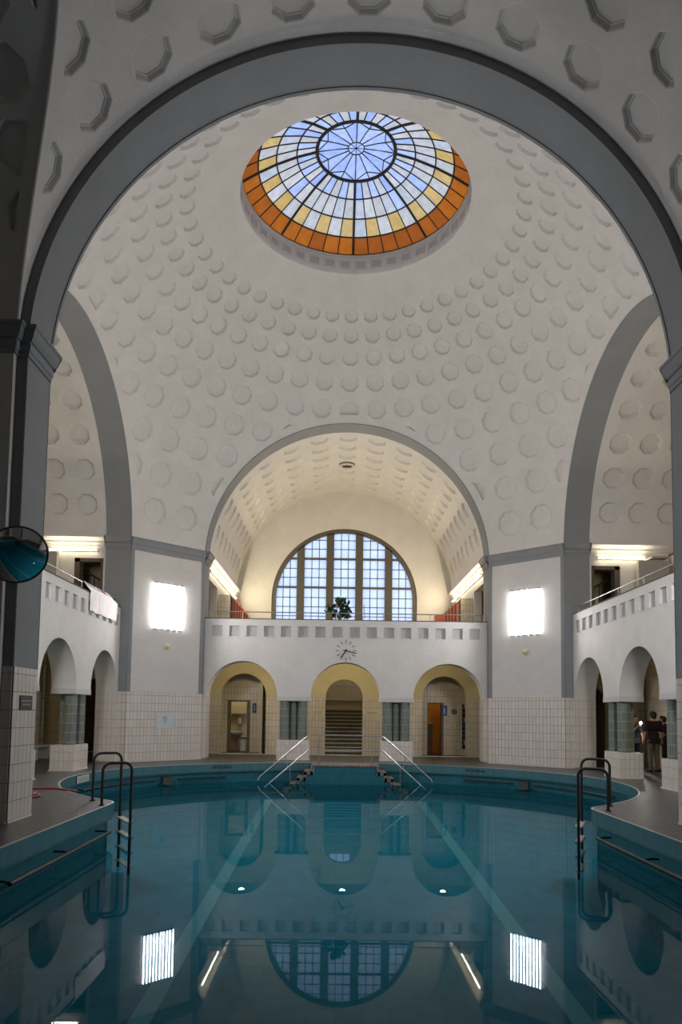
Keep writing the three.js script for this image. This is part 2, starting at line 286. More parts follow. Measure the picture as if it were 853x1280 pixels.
// ---------------------------------------------------------------- the stained skylight
{
  const w = structure('window_1'), H = (r) => 16.43 - 0.111 * r * r, RR = [1.03, 1.55, 2.08, 2.55, 3.0];
  const P = (r, a, d = 0) => [r * Math.sin(a), H(r) + d, -r * Math.cos(a)];
  const glass = (c, t = 0.72) => phys(c, { transmission: t, roughness: 0.95, thickness: 0 });
  const tex = noiseTex(128, (x, y) => { const v = 205 + 50 * cloudy(x, y, 128); return [v, v, v]; }, true); tex.repeat.set(1.1, 1.1);
  const tint = (list) => list.map((c) => { const m = glass(c); m.map = tex; return m; });
  const blue = tint([[0.50, 0.60, 0.86], [0.56, 0.65, 0.88], [0.44, 0.55, 0.85]]), white = tint([[0.66, 0.63, 0.56], [0.72, 0.68, 0.60], [0.62, 0.62, 0.60], [0.64, 0.60, 0.52]]), amber = tint([[0.70, 0.45, 0.13], [0.74, 0.49, 0.17]]), orange = tint([[0.46, 0.105, 0.001], [0.40, 0.085, 0.001], [0.52, 0.13, 0.002]]);
  const pick = (l) => l[Math.floor(rnd() * l.length)];
  const pane = (poly, m) => { const mb = new MB(), c = poly.reduce((s, p) => [s[0] + p[0] / poly.length, s[1] + p[1] / poly.length, s[2] + p[2] / poly.length], [0, 0, 0]); for (let i = 0; i < poly.length; i++) mb.tri(c, poly[i], poly[(i + 1) % poly.length], [0, -1, 0]); mesh('pane', mb, m, w); };
  for (let r = 0; r < 4; r++) for (let k = 0; k < 40; k++) {
    const a0 = k * Math.PI / 20, a1 = (k + 1) * Math.PI / 20, odd = (k + Math.floor(k / 20)) % 2;
    const m = r === 3 ? pick(orange) : r === 2 ? (k % 2 ? pick(amber) : pick(white)) : r === 1 ? (rnd() < 0.2 ? pick(blue) : pick(white)) : (k % 2 ? pick(white) : pick(blue));
    pane([P(RR[r], a0), P(RR[r], a1), P(RR[r + 1], a1), P(RR[r + 1], a0)], m);
  }
  const RI = 0.21, RZ = 0.80;
  for (let k = 0; k < 16; k++) {
    const a0 = k * Math.PI / 8, a1 = (k + 1) * Math.PI / 8, z0 = k % 2 ? RZ : 1.03, z1 = k % 2 ? 1.03 : RZ;
    pane([P(0, 0), P(RI, a0), P(RI, a1)], pick(blue)); pane([P(RI, a0), P(RI, a1), P(z1, a1), P(z0, a0)], pick(blue));
    pane(k % 2 ? [P(RZ, a0), P(1.03, a1), P(1.03, a0)] : [P(1.03, a0), P(RZ, a1), P(1.03, a1)], pick(blue));
  }
  const bar = (pts, r, name = 'glazing_bar') => mesh(name, new MB().tube(pts, r, 6), M.lead, w);
  const circle = (r) => Array.from({ length: 81 }, (_, k) => P(r, k * Math.PI / 40, -0.01));
  bar(circle(RI), 0.014); bar(circle(1.03), 0.046); bar(circle(RR[1]), 0.02); bar(circle(RR[2]), 0.02); bar(circle(RR[3]), 0.022); bar(circle(3.0), 0.05);
  for (let k = 0; k < 40; k++) { const thick = k % 5 === 0; bar([1.03, 1.55, 2.08, 2.55, 3.0].map((r) => P(r, k * Math.PI / 20, -0.01)), thick ? 0.036 : 0.016); }
  for (let k = 0; k < 16; k++) { bar([P(RI, k * Math.PI / 8, -0.01), P(0.6, k * Math.PI / 8, -0.01), P(1.03, k * Math.PI / 8, -0.01)], 0.014); if (k % 2 === 0) bar([P(0, 0, -0.01), P(RI, k * Math.PI / 8, -0.01)], 0.008); bar(k % 2 ? [P(RZ, k * Math.PI / 8, -0.01), P(1.03, (k + 1) * Math.PI / 8, -0.01)] : [P(1.03, k * Math.PI / 8, -0.01), P(RZ, (k + 1) * Math.PI / 8, -0.01)], 0.013); }
  mesh('hub', new THREE.SphereGeometry(0.024, 10, 8).translate(0, 16.42, 0), M.lead, w);
}

// ---------------------------------------------------------------- barrel vaults with coffers (axis along -z from the hall)
function barrel(name, R, rows, t0, t1, turn, clipper, cols = 6, mat = M.white) {
  const o = structure(name, null, null, turn), web = new MB(), STEP = 12.5 * D2R, HV = 0.47, RO = 0.335;
  const pt = (a, t, d = 0) => [(R + d) * Math.cos(a), HS + (R + d) * Math.sin(a), -t];
  const nr = (a) => [-Math.cos(a), -Math.sin(a), 0];
  const flat = (a0, a1, b0, b1, n, m) => { for (let i = 0; i < n; i++) for (let k = 0; k < m; k++) { const A0 = a0 + (a1 - a0) * i / n, A1 = a0 + (a1 - a0) * (i + 1) / n, T0 = b0 + (b1 - b0) * k / m, T1 = b0 + (b1 - b0) * (k + 1) / m; web.quad(pt(A0, T0), pt(A1, T0), pt(A1, T1), pt(A0, T1), nr(A0), nr(A1), nr(A1), nr(A0)); } };
  const maker = (a, t) => ({ at: (u, v, d) => pt(a + u / R, t + v, d), nrm: (u) => nr(a + u / R) });
  const local = { at: (u, v, d) => [(R + d) * Math.sin(u / R), (R + d) * Math.cos(u / R), -v] }, steps = [[0.95, 0.010], [0.85, 0.062], [0.81, 0.062], [0.77, 0.078]];
  const sharedMB = new MB(); cofferPan(sharedMB, local.at, RO, steps); const shared = sharedMB.geo();
  const lo = rows[0] - HV, hi = rows[rows.length - 1] + HV, edge = Math.PI / 2 - (cols + 0.5) * STEP;
  for (const t of rows) for (let k = -cols; k <= cols; k++) {
    const a = Math.PI / 2 + k * STEP, { at, nrm } = maker(a, t);
    cofferWeb(web, at, nrm, STEP / 2 * R, HV, HV, RO);
    const f = clipper ? [0, 2, 4, 6, 8, 10, 12, 14].map((i) => clipper(at(OCT[i][0] * RO, OCT[i][1] * RO, 0))) : [1];
    if (f.every((x) => x > 0.12)) { const c = mesh('coffer', shared, mat, o); c.position.set(0, HS, -t); c.rotation.z = a - Math.PI / 2; }
    else if (f.some((x) => x > -0.3)) { const p = new MB(); cofferPan(p, at, RO, steps); cutCoffer(web, p, at, nrm, RO, clipper, 0.12, (v) => { const l = Math.hypot(v[0], v[1] - HS); return [v[0] * R / l, HS + (v[1] - HS) * R / l, v[2]]; }); if (p.t.length > 8) mesh('coffer', p, mat, o); }
  }
  for (const [a0, a1] of [[0, edge], [Math.PI - edge, Math.PI]]) flat(a0, a1, lo, hi, 2, rows.length * 2);
  for (const [b0, b1] of [[t0, lo], [hi, t1]]) if (b1 > b0 + 0.001) flat(0, Math.PI, b0, b1, 64, Math.max(1, Math.round((b1 - b0) / 0.5)));
  if (clipper) web.clip(clipper);
  mesh('vault_shell', web, mat, o);
  return o;
}
const rowsFrom = (a, n) => Array.from({ length: n }, (_, i) => a + 0.94 * i);
barrel('ceiling_far', A, rowsFrom(8.35, 7), S + T, END, 0, null, 6, M.white);
barrel('ceiling_left', A, rowsFrom(8.35, 7), S + T, END, Math.PI / 2);
barrel('ceiling_right', A, rowsFrom(8.35, 7), S + T, END, -Math.PI / 2);
const NR = 5.09, SR = 3.73, SC = 11.52, NEND = 20.6, SX = 9.6;
barrel('ceiling_near', NR, rowsFrom(8.38, 13), S + T, NEND, Math.PI, (p) => Math.hypot(-p[2] - SC, p[1] - HS) - SR, 6, M.white);
// the lower cross vault that opens either side of the near hall
for (const s of [-1, 1]) barrel('ceiling_near_aisle', SR, rowsFrom(0.9 + 2.0, 8).map((t) => t), 2, SX, s > 0 ? -Math.PI / 2 : Math.PI / 2, (p) => Math.hypot(p[2], p[1] - HS) - NR, 5, M.white).position.z = SC;
for (const s of [-1, 1]) structure('trim_groin', new MB().tube(Array.from({ length: 61 }, (_, i) => { const a = i * Math.PI / 60, y = SR * Math.sin(a); return [s * (Math.sqrt(NR * NR - y * y) + 0.012), HS + y + 0.012, SC - SR * Math.cos(a)]; }), 0.035, 8), M.white);

// ---------------------------------------------------------------- arches, corner piers
function archBand(name, turn, paint = M.grey, r = A, z0 = S, z1 = S + T) {       // soffit of a great arch, with a bead on its inner edge
  const o = structure(name, null, null, turn), mb = new MB(), bead = new MB(), ring = new MB(), n = 64;
  const P = (a, q, z) => [q * Math.cos(a), HS + q * Math.sin(a), -z];
  for (let i = 0; i < n; i++) {
    const a0 = i * Math.PI / n, a1 = (i + 1) * Math.PI / n, nn = (a) => [-Math.cos(a), -Math.sin(a), 0];
    mb.quad(P(a0, r, z0), P(a1, r, z0), P(a1, r, z1), P(a0, r, z1), nn(a0), nn(a1), nn(a1), nn(a0));
    mb.quad(P(a0, r, z1), P(a1, r, z1), P(a1, r + 0.16, z1), P(a0, r + 0.16, z1), [0, 0, -1]);
    ring.quad(P(a0, r, z0 + 0.003), P(a1, r, z0 + 0.003), P(a1, r + 0.2, z0 + 0.003), P(a0, r + 0.2, z0 + 0.003), [0, 0, 1]);
    for (const [q, w, q2, w2] of [[r + 0.015, z0 - 0.012, r - 0.016, z0 - 0.012], [r - 0.016, z0 - 0.012, r - 0.016, z0 + 0.05], [r - 0.016, z0 + 0.05, r, z0 + 0.05]]) bead.quad(P(a0, q, w), P(a1, q, w), P(a1, q2, w2), P(a0, q2, w2));
  }
  mesh('soffit', mb, paint, o); mesh('bead', bead, paint, o); mesh('arch_rim', ring, M.white, o);
  return o;
}
archBand('trim_1', 0); archBand('trim_2', Math.PI / 2); archBand('trim_3', -Math.PI / 2); archBand('trim_4', Math.PI);

function cornerPier(name, sx, sz) {                              // sx, sz: which corner of the square
  const near = sz > 0, o = structure(name), core = new MB(), m = ([x, z]) => [x * sx, z * sz];
  const plan = near ? [[A, S], [S, A], [FZ + WT, A], [FZ + WT, S + T + 0.12], [NR, S + T + 0.12], [NR, S + T], [A, S + T]] : [[A, S], [S, A], [FZ + WT, A], [FZ + WT, FZ + WT], [A, FZ + WT]];
  mesh('pier_core', core.prism(plan.map(m), 0, HS + 0.29), M.white, o);
  // paint: grey reveals of both arches and a grey strip at either end of the corner wall
  const paint = new MB(), d = 0.008, dir = norm([S - A, 0, A - S]);
  const seg = (a, b, y0, y1, dep, mb = paint) => { a = m(a); b = m(b); const L = Math.hypot(b[0] - a[0], b[1] - a[1]), u = [(b[0] - a[0]) / L, 0, (b[1] - a[1]) / L], n = cross(u, [0, 1, 0]), mid = [(a[0] + b[0]) / 2, (a[1] + b[1]) / 2]; return (n[0] * -mid[0] + n[2] * -mid[1] > 0 || true) ? { a, b, u, L, n, mb, y0, y1, dep } : null; };
  const lay = (s, flip) => { const { a, b, u, L } = s; const [o2, u2] = flip ? [b, [-u[0], 0, -u[2]]] : [a, u]; strip(s.mb, [o2[0], 0, o2[1]], u2, L, s.y0, s.y1, s.dep); };
  const facing = (s, towards) => { const n = cross(s.u, [0, 1, 0]); return n[0] * towards[0] + n[2] * towards[1] < 0; };
  const put = (a, b, y0, y1, dep, towards, mb) => { const s = seg(a, b, y0, y1, dep, mb); lay(s, facing(s, towards)); };
  const e = 0.12 / Math.SQRT2, c = [-sx, -sz];
  put([A, S], [A, S + T], DADO, 6.8, d, [-sx, 0]); put([S, A], [S + T, A], DADO, 6.8, d, [0, -sz]);
  put([A, S], [A + e, S - e], DADO, 6.8, 0.02, c); put([S, A], [S - e, A + e], DADO, 6.8, 0.02, c);
  if (near) put([A, S + T], [NR, S + T], 0, 6.8, d, [0, sz]);
  mesh('grey_paint', paint, M.grey, o);
  // capitals and the band between them
  const cap = new MB(), order = near ? [[SX, S + T + 0.12], [NR, S + T + 0.12], [NR, S + T], [A, S + T], [A, S]] : [[A, S + T], [A, S]];
  const flipSide = sx * sz > 0 ? 1 : -1;
  moulding(cap, order.map(m), CAPITAL, flipSide); moulding(cap, [[S, A], [S + T, A]].map(m), CAPITAL, flipSide);
  moulding(cap, [[A, S], [S, A]].map(m), BANDP, flipSide);
  mesh('capital', cap, M.grey, o);
  // tiled dado: joints behind, a tile in front of each
  const back = new MB(), base = new MB();
  const dado = (a, b, towards, joined) => {
    const s = seg(a, b, 0, DADO, 0.006, back); lay(s, facing(s, towards)); const t = { ...s, y0: 0, y1: 0.035, dep: 0.03, mb: base }; lay(t, facing(s, towards));
    const f = facing(s, towards), O = f ? s.b : s.a, U = f ? [-s.u[0], 0, -s.u[2]] : s.u, N = cross(U, [0, 1, 0]);
    tileWall(o, [O[0] + N[0] * 0.004, 0.035, O[1] + N[2] * 0.004], U, s.L, DADO - 0.035, { joined });
  };
  dado([A, S], [S, A], c, near); dado([A, S], near ? [A, S + T] : [A, FZ], [-sx, 0], near && sx > 0); dado([S, A], [FZ, A], [0, -sz], near);
  if (near) { dado([A, S + T], [NR, S + T], [0, sz], false); dado([NR, S + T + 0.12], [SX, S + T + 0.12], [0, sz], true); }
  mesh('tile_joints', back, M.grout, o); mesh('skirting', base, M.skirting, o);
  return o;
}
cornerPier('wall_corner_far_left', -1, -1); cornerPier('wall_corner_far_right', 1, -1); cornerPier('wall_corner_near_left', -1, 1); cornerPier('wall_corner_near_right', 1, 1);

// ---------------------------------------------------------------- the three gallery bays
function columnPair(turn, x) {                                   // plinth, two tiled shafts, impost: stands at x in the arcade
  const o = structure('column', null, null, turn), z0 = -FZ - 0.02, z1 = -FZ - WT + 0.02, W = 0.55, PH = 0.67;
  mesh('plinth', new MB().box(x - W, x + W, 0, PH, z1, z0), M.groutPale, o);
  const sk = new MB(); sk.box(x - W - 0.03, x + W + 0.03, 0, 0.03, z1 - 0.03, z0 + 0.03); mesh('skirting', sk, M.skirting, o);
  mesh('plinth_top', new MB().box(x - W - 0.012, x + W + 0.012, PH - 0.004, PH + 0.012, z1 - 0.012, z0 + 0.012), creamTiles[0], o);
  const th = { th: 0.235 };
  tileWall(o, [x - W, 0.03, z0], [1, 0, 0], 2 * W, PH - 0.03, th);
  tileWall(o, [x - W, 0.03, z1], [0, 0, 1], WT - 0.04, PH - 0.03, th); tileWall(o, [x + W, 0.03, z0], [0, 0, -1], WT - 0.04, PH - 0.03, th);
  for (const [dx, dz] of [[-0.31, -0.2], [0.31, -0.2], [0, -0.42]]) {               // three round shafts clad in narrow strips
    const g = new THREE.CylinderGeometry(0.17, 0.17, 2.04 - PH - 0.01, 40, 1, true).translate(x + dx, (2.04 + PH + 0.01) / 2, z0 + dz), uv = g.attributes.uv, p = g.attributes.position;
    for (let i = 0; i < p.count; i++) uv.setXY(i, uv.getX(i) * 1.07, p.getY(i));
    mesh('shaft', g, M.column, o);
  }
  mesh('impost', new MB().box(x - 0.585, x + 0.585, 2.03, 2.172, z1 - 0.03, z0 + 0.03), M.impost, o);
}
function bay(side, turn, far) {
  const wall = structure(`wall_${side}`, null, null, turn);
  // arcade with three arches and a parapet pierced by a row of square panels
  const out = new THREE.Shape(); out.moveTo(-A, 2.17);
  for (const c of [-3.58, 0, 3.58]) { out.lineTo(c - 1.22, 2.17); out.absarc(c, 2.17, 1.22, Math.PI, 0, true); }
  out.lineTo(A, 2.17);
  const lower = out.clone(); lower.lineTo(A, GAL + 0.05); lower.lineTo(-A, GAL + 0.05); lower.closePath();
  out.lineTo(A, 4.86); out.lineTo(-A, 4.86); out.closePath();
  const squares = Array.from({ length: 16 }, (_, k) => (k - 7.5) * 0.599);
  for (const c of squares) out.holes.push(rectHole(c - 0.175, c + 0.175, 4.25, 4.625));
  mesh('arcade', [slab(out, -FZ - 0.07, -FZ), slab(lower, -FZ - WT, -FZ - 0.07)], M.white, wall);
  mesh('parapet', new MB().box(-A, A, GAL, 4.86, -FZ - 0.3, -FZ - 0.075), M.white, wall);
  for (const c of squares) { const p = mesh('square_panel', new MB().box(c - 0.175, c + 0.175, 4.25, 4.625, -FZ - 0.074, -FZ - 0.058), M.recess, wall); mesh('panel_frame', new MB().box(c - 0.2, c + 0.2, 4.625, 4.645, -FZ, -FZ + 0.006).box(c - 0.2, c - 0.176, 4.23, 4.625, -FZ, -FZ + 0.006).box(c + 0.176, c + 0.2, 4.23, 4.625, -FZ, -FZ + 0.006).box(c - 0.2, c + 0.2, 4.23, 4.25, -FZ, -FZ + 0.006), M.white, p); }
  mesh('parapet_cap', new MB().box(-A, A, 4.86, 4.885, -FZ - 0.34, -FZ + 0.02), M.brown, wall);
  // outer jambs of the arcade
  for (const s of [-1, 1]) {
    const x0 = s < 0 ? -A : 4.80, jam = new MB().box(x0, x0 + 0.14, 0, 2.17, -FZ - WT, -FZ); mesh('jamb', jam, M.groutPale, wall);
    tileWall(wall, [x0, 0.03, -FZ], [1, 0, 0], 0.14, DADO - 0.07); tileWall(wall, s < 0 ? [x0 + 0.14, 0.03, -FZ] : [x0, 0.03, -FZ - WT], [0, 0, s < 0 ? -1 : 1], WT, DADO - 0.07, { joined: !far });
  }
  columnPair(turn, -1.79); columnPair(turn, 1.79);
  // gallery floor, which roofs the ambulatory
  const xl = side === 'left' ? -7.55 : -10.62, xr = side === 'right' ? 7.55 : 10.62;            // the near hall bounds the side aisles
  structure('ceiling_aisle', new MB().prism([[Math.max(xl, -FZ - 0.1), -FZ - 0.1], [Math.min(xr, FZ + 0.1), -FZ - 0.1], [xr, -10.62], [xl, -10.62]], 3.72, GAL), M.ceil, turn);
  const gal = new MB(); if (far) gal.box(-5.2, -1.35, 3.72, GAL, -END, -10.6).box(1.35, 5.2, 3.72, GAL, -END, -10.6); else gal.box(-5.2, 5.2, 3.72, GAL, -END, -10.6);
  structure('floor_gallery', gal, M.ceil, turn);
  // back wall of the ambulatory
  const back = structure(`wall_aisle_${side}`, null, null, turn), bs = rectShape(Math.max(-10.6, xl), Math.min(10.6, xr), 0, 3.75), holes = far ? [[-3.91, 0.87, 2.25], [0, 0.725, 2.22], [3.91, 0.87, 2.25], [-9.5, 0.8, 2.1], [9.5, 0.8, 2.1]] : [];
  for (const [c, r, ys] of holes) bs.holes.push(archHole(c, r, 0, ys));
  mesh('plaster', slab(bs, -BACK - 0.3, -BACK), M.yellow, back);
  const inHole = (x, y, w) => holes.some(([c, r, ys]) => Math.abs(x - c) < r + w / 2 - 0.02 && y < ys + 0.1);
  const tj = new MB(), cuts = [Math.max(-10.3, xl), ...holes.flatMap(([c, r]) => [c - r, c + r]).sort((a, b) => a - b), Math.min(10.3, xr)];
  for (let i = 0; i + 1 < cuts.length; i += 2) {
    const x0 = cuts[i], w = cuts[i + 1] - x0; tj.box(x0, x0 + w, 0, DADO, -BACK, -BACK + 0.006);
    const vis = far && Math.abs(x0 + w / 2) < 7.5; tileWall(back, [x0, 0.03, -BACK + 0.004], [1, 0, 0], w, DADO - 0.03, { mats: ochreTiles, joined: !vis });
  }
  mesh('tile_joints', tj, M.grout, back); mesh('skirting', new MB().box(Math.max(-10.3, xl), Math.min(10.3, xr), 0, 0.03, -BACK, -BACK + 0.03).clip((p) => holes.length ? Math.min(...holes.map(([c, r]) => Math.abs(p[0] - c) - r)) : 1), M.skirting, back);
  // upper side walls of the gallery: a lit beam under the cornice, an opening, then the wall
  const zo = far ? -9.72 : -8.72, yo = far ? 6.36 : 6.45;
  for (const s of [-1, 1]) {
    const side2 = structure(`wall_gallery_${side}`, null, null, turn), x = s * A, xo = s * (A + 0.3), [xa, xb] = [Math.min(x, xo), Math.max(x, xo)];
    mesh('beam', new MB().box(xa, xb, yo, HS + 0.05, -END, -S - T).box(xa, xb, GAL, yo, -END, zo), M.white, side2);
    const cor = new MB(); moulding(cor, [[x, -S - T - 0.02], [x, -END]], [[0, 6.8], [0.03, 6.8], [0.04, 6.86], [0.10, 6.93], [0.11, 7.0], [0.15, 7.03], [0.20, 7.10], [0.20, 7.15], [0, 7.16]], s < 0 ? -1 : 1); structure('cornice', cor, M.white, turn);
    // room behind the opening
    const rx = s * 7.7, r0 = Math.min(xo, rx), r1 = Math.max(xo, rx), zr = far ? -10.4 : -10.2;
    structure('wall_side_room', [new MB().box(r0, r1, GAL, 6.9, zr - 0.1, zr), new MB().box(s > 0 ? rx : rx - 0.1, s > 0 ? rx + 0.1 : rx, GAL, 6.9, zr, -FZ - WT), new MB().box(r0, r1, 6.85, 6.95, zr, -FZ - WT)], M.yellow, turn);
    if (!far) {                                                  // dark timber door frame with a door and stair rail beyond
      const f = new MB(), w = 0.17; f.box(xa - 0.02, xb + 0.02, yo - 0.12, yo, zo, -FZ - WT).box(xa - 0.02, xb + 0.02, GAL, yo, zo, zo + w).box(xa - 0.02, xb + 0.02, GAL, yo, -FZ - WT - w * 0.2, -FZ - WT + 0.04); mesh('timber_frame', f, M.brown, side2);
      structure('door_1', new MB().box(s > 0 ? 6.4 : -6.44, s > 0 ? 6.44 : -6.4, GAL, 6.05, -8.35, -7.87), M.brown, turn);
      structure('trim_stair_rail', new MB().tube([[s * 5.6, 6.2, -8.7], [s * 5.6, 5.75, -7.9]], 0.03).tube([[s * 5.6, 5.95, -8.3], [s * 5.6, 5.0, -8.3]], 0.02), M.dark, turn);
    }
  }
  // end wall
  const es = rectShape(-5.3, 5.3, far ? GAL : 3.0, 12.2); const hole = new THREE.Path(); hole.moveTo(-3.33, 5.2); hole.lineTo(-3.33, 6.78); hole.absarc(0, 6.78, 3.33, Math.PI, 0, true); hole.lineTo(3.33, 5.2); hole.closePath();
  if (far) es.holes.push(hole);
  structure(`wall_end_${side}`, slab(es, -END - 0.35, -END, 48), M.white, turn);
}
bay('far', 0, true); bay('left', Math.PI / 2, false); bay('right', -Math.PI / 2, false);

// ---------------------------------------------------------------- the great lunette window in the far gallery
{
  const w = structure('window_2'), Z = -END - 0.14, CY = 6.78, RF = 3.33, RG = 3.13, YB = 5.2;
  const inR = (r) => (p) => r - Math.hypot(p[0], Math.max(0, p[1] - CY));
  const f = new MB(), n = 56;
  for (let i = 0; i < n; i++) { const a0 = i * Math.PI / n, a1 = (i + 1) * Math.PI / n, P = (a, r, z) => [r * Math.cos(a), CY + r * Math.sin(a), z]; for (const [r0, z0, r1, z1] of [[RF, Z + 0.1, RG, Z + 0.1], [RG, Z + 0.1, RG, Z - 0.1]]) f.quad(P(a0, r0, z0), P(a1, r0, z0), P(a1, r1, z1), P(a0, r1, z1)); }
  f.box(-RF, -RG, YB, CY, Z - 0.1, Z + 0.1).box(RG, RF, YB, CY, Z - 0.1, Z + 0.1).box(-RF, RF, YB - 0.1, YB, Z - 0.1, Z + 0.1);
  mesh('window_frame', f, M.bronze, w);
  for (const x of [-2.02, -0.67, 0.67, 2.02]) mesh('mullion', new MB().box(x - 0.172, x + 0.172, YB, 10, Z - 0.1, Z + 0.1).clip(inR(RG + 0.05)), M.bronze, w);
  const long = (x0, x1, y0, y1, z0, z1, n = 8) => { const b = new MB(); for (let i = 0; i < n; i++) b.box(x0 + (x1 - x0) * i / n, x0 + (x1 - x0) * (i + 1) / n, y0, y1, z0, z1); return b; };
  for (const y of [7.38, 8.71]) mesh('transom', long(-RG, RG, y - 0.045, y + 0.045, Z - 0.07, Z + 0.06, 60).clip(inR(RG + 0.02)), M.bronze, w);
  const frost = [[0.62, 0.70, 0.86], [0.58, 0.67, 0.85], [0.64, 0.72, 0.87]].map((c) => phys(c, { transmission: 0.8, roughness: 0.92, thickness: 0 }));
  const thin = [], cols = [[-3.13, -2.19], [-1.85, -0.84], [-0.5, 0.5], [0.84, 1.85], [2.19, 3.13]];
  const rows = []; for (const [a, b, k] of [[YB, 7.34, 5], [7.42, 8.67, 3], [8.75, 10.0, 3]]) for (let i = 0; i < k; i++) rows.push([a + (b - a) * i / k, a + (b - a) * (i + 1) / k, i]);
  for (const [x0, x1] of cols) {
    for (let c = 0; c < 3; c++) for (const [y0, y1, i] of rows) {
      const xa = x0 + (x1 - x0) * c / 3, xb = x0 + (x1 - x0) * (c + 1) / 3, p = new MB(), k = 4;
      for (let u = 0; u < k; u++) for (let v = 0; v < k; v++) p.quad([xa + (xb - xa) * u / k, y0 + (y1 - y0) * v / k, Z], [xa + (xb - xa) * (u + 1) / k, y0 + (y1 - y0) * v / k, Z], [xa + (xb - xa) * (u + 1) / k, y0 + (y1 - y0) * (v + 1) / k, Z], [xa + (xb - xa) * u / k, y0 + (y1 - y0) * (v + 1) / k, Z], [0, 0, 1]);
      p.clip(inR(RG)); if (!p.t.length) continue;
      if (p.t.length === 2 * k * k) { p.t = []; p.quad([xa, y0, Z], [xb, y0, Z], [xb, y1, Z], [xa, y1, Z], [0, 0, 1]); }
      mesh('pane', p, frost[Math.floor(rnd() * 3)], w);
    }
    for (let c = 1; c < 3; c++) { const x = x0 + (x1 - x0) * c / 3; mesh('glazing_bar', new MB().box(x - 0.014, x + 0.014, YB, 7.4, Z - 0.02, Z + 0.025).box(x - 0.014, x + 0.014, 7.4, 10, Z - 0.02, Z + 0.025).clip(inR(RG)), M.bronze, w); }
    for (const [y0, , i] of rows) if (i) { const b = long(x0, x1, y0 - 0.014, y0 + 0.014, Z - 0.02, Z + 0.025, 10).clip(inR(RG)); if (b.t.length) mesh('glazing_bar', b, M.bronze, w); }
  }
}

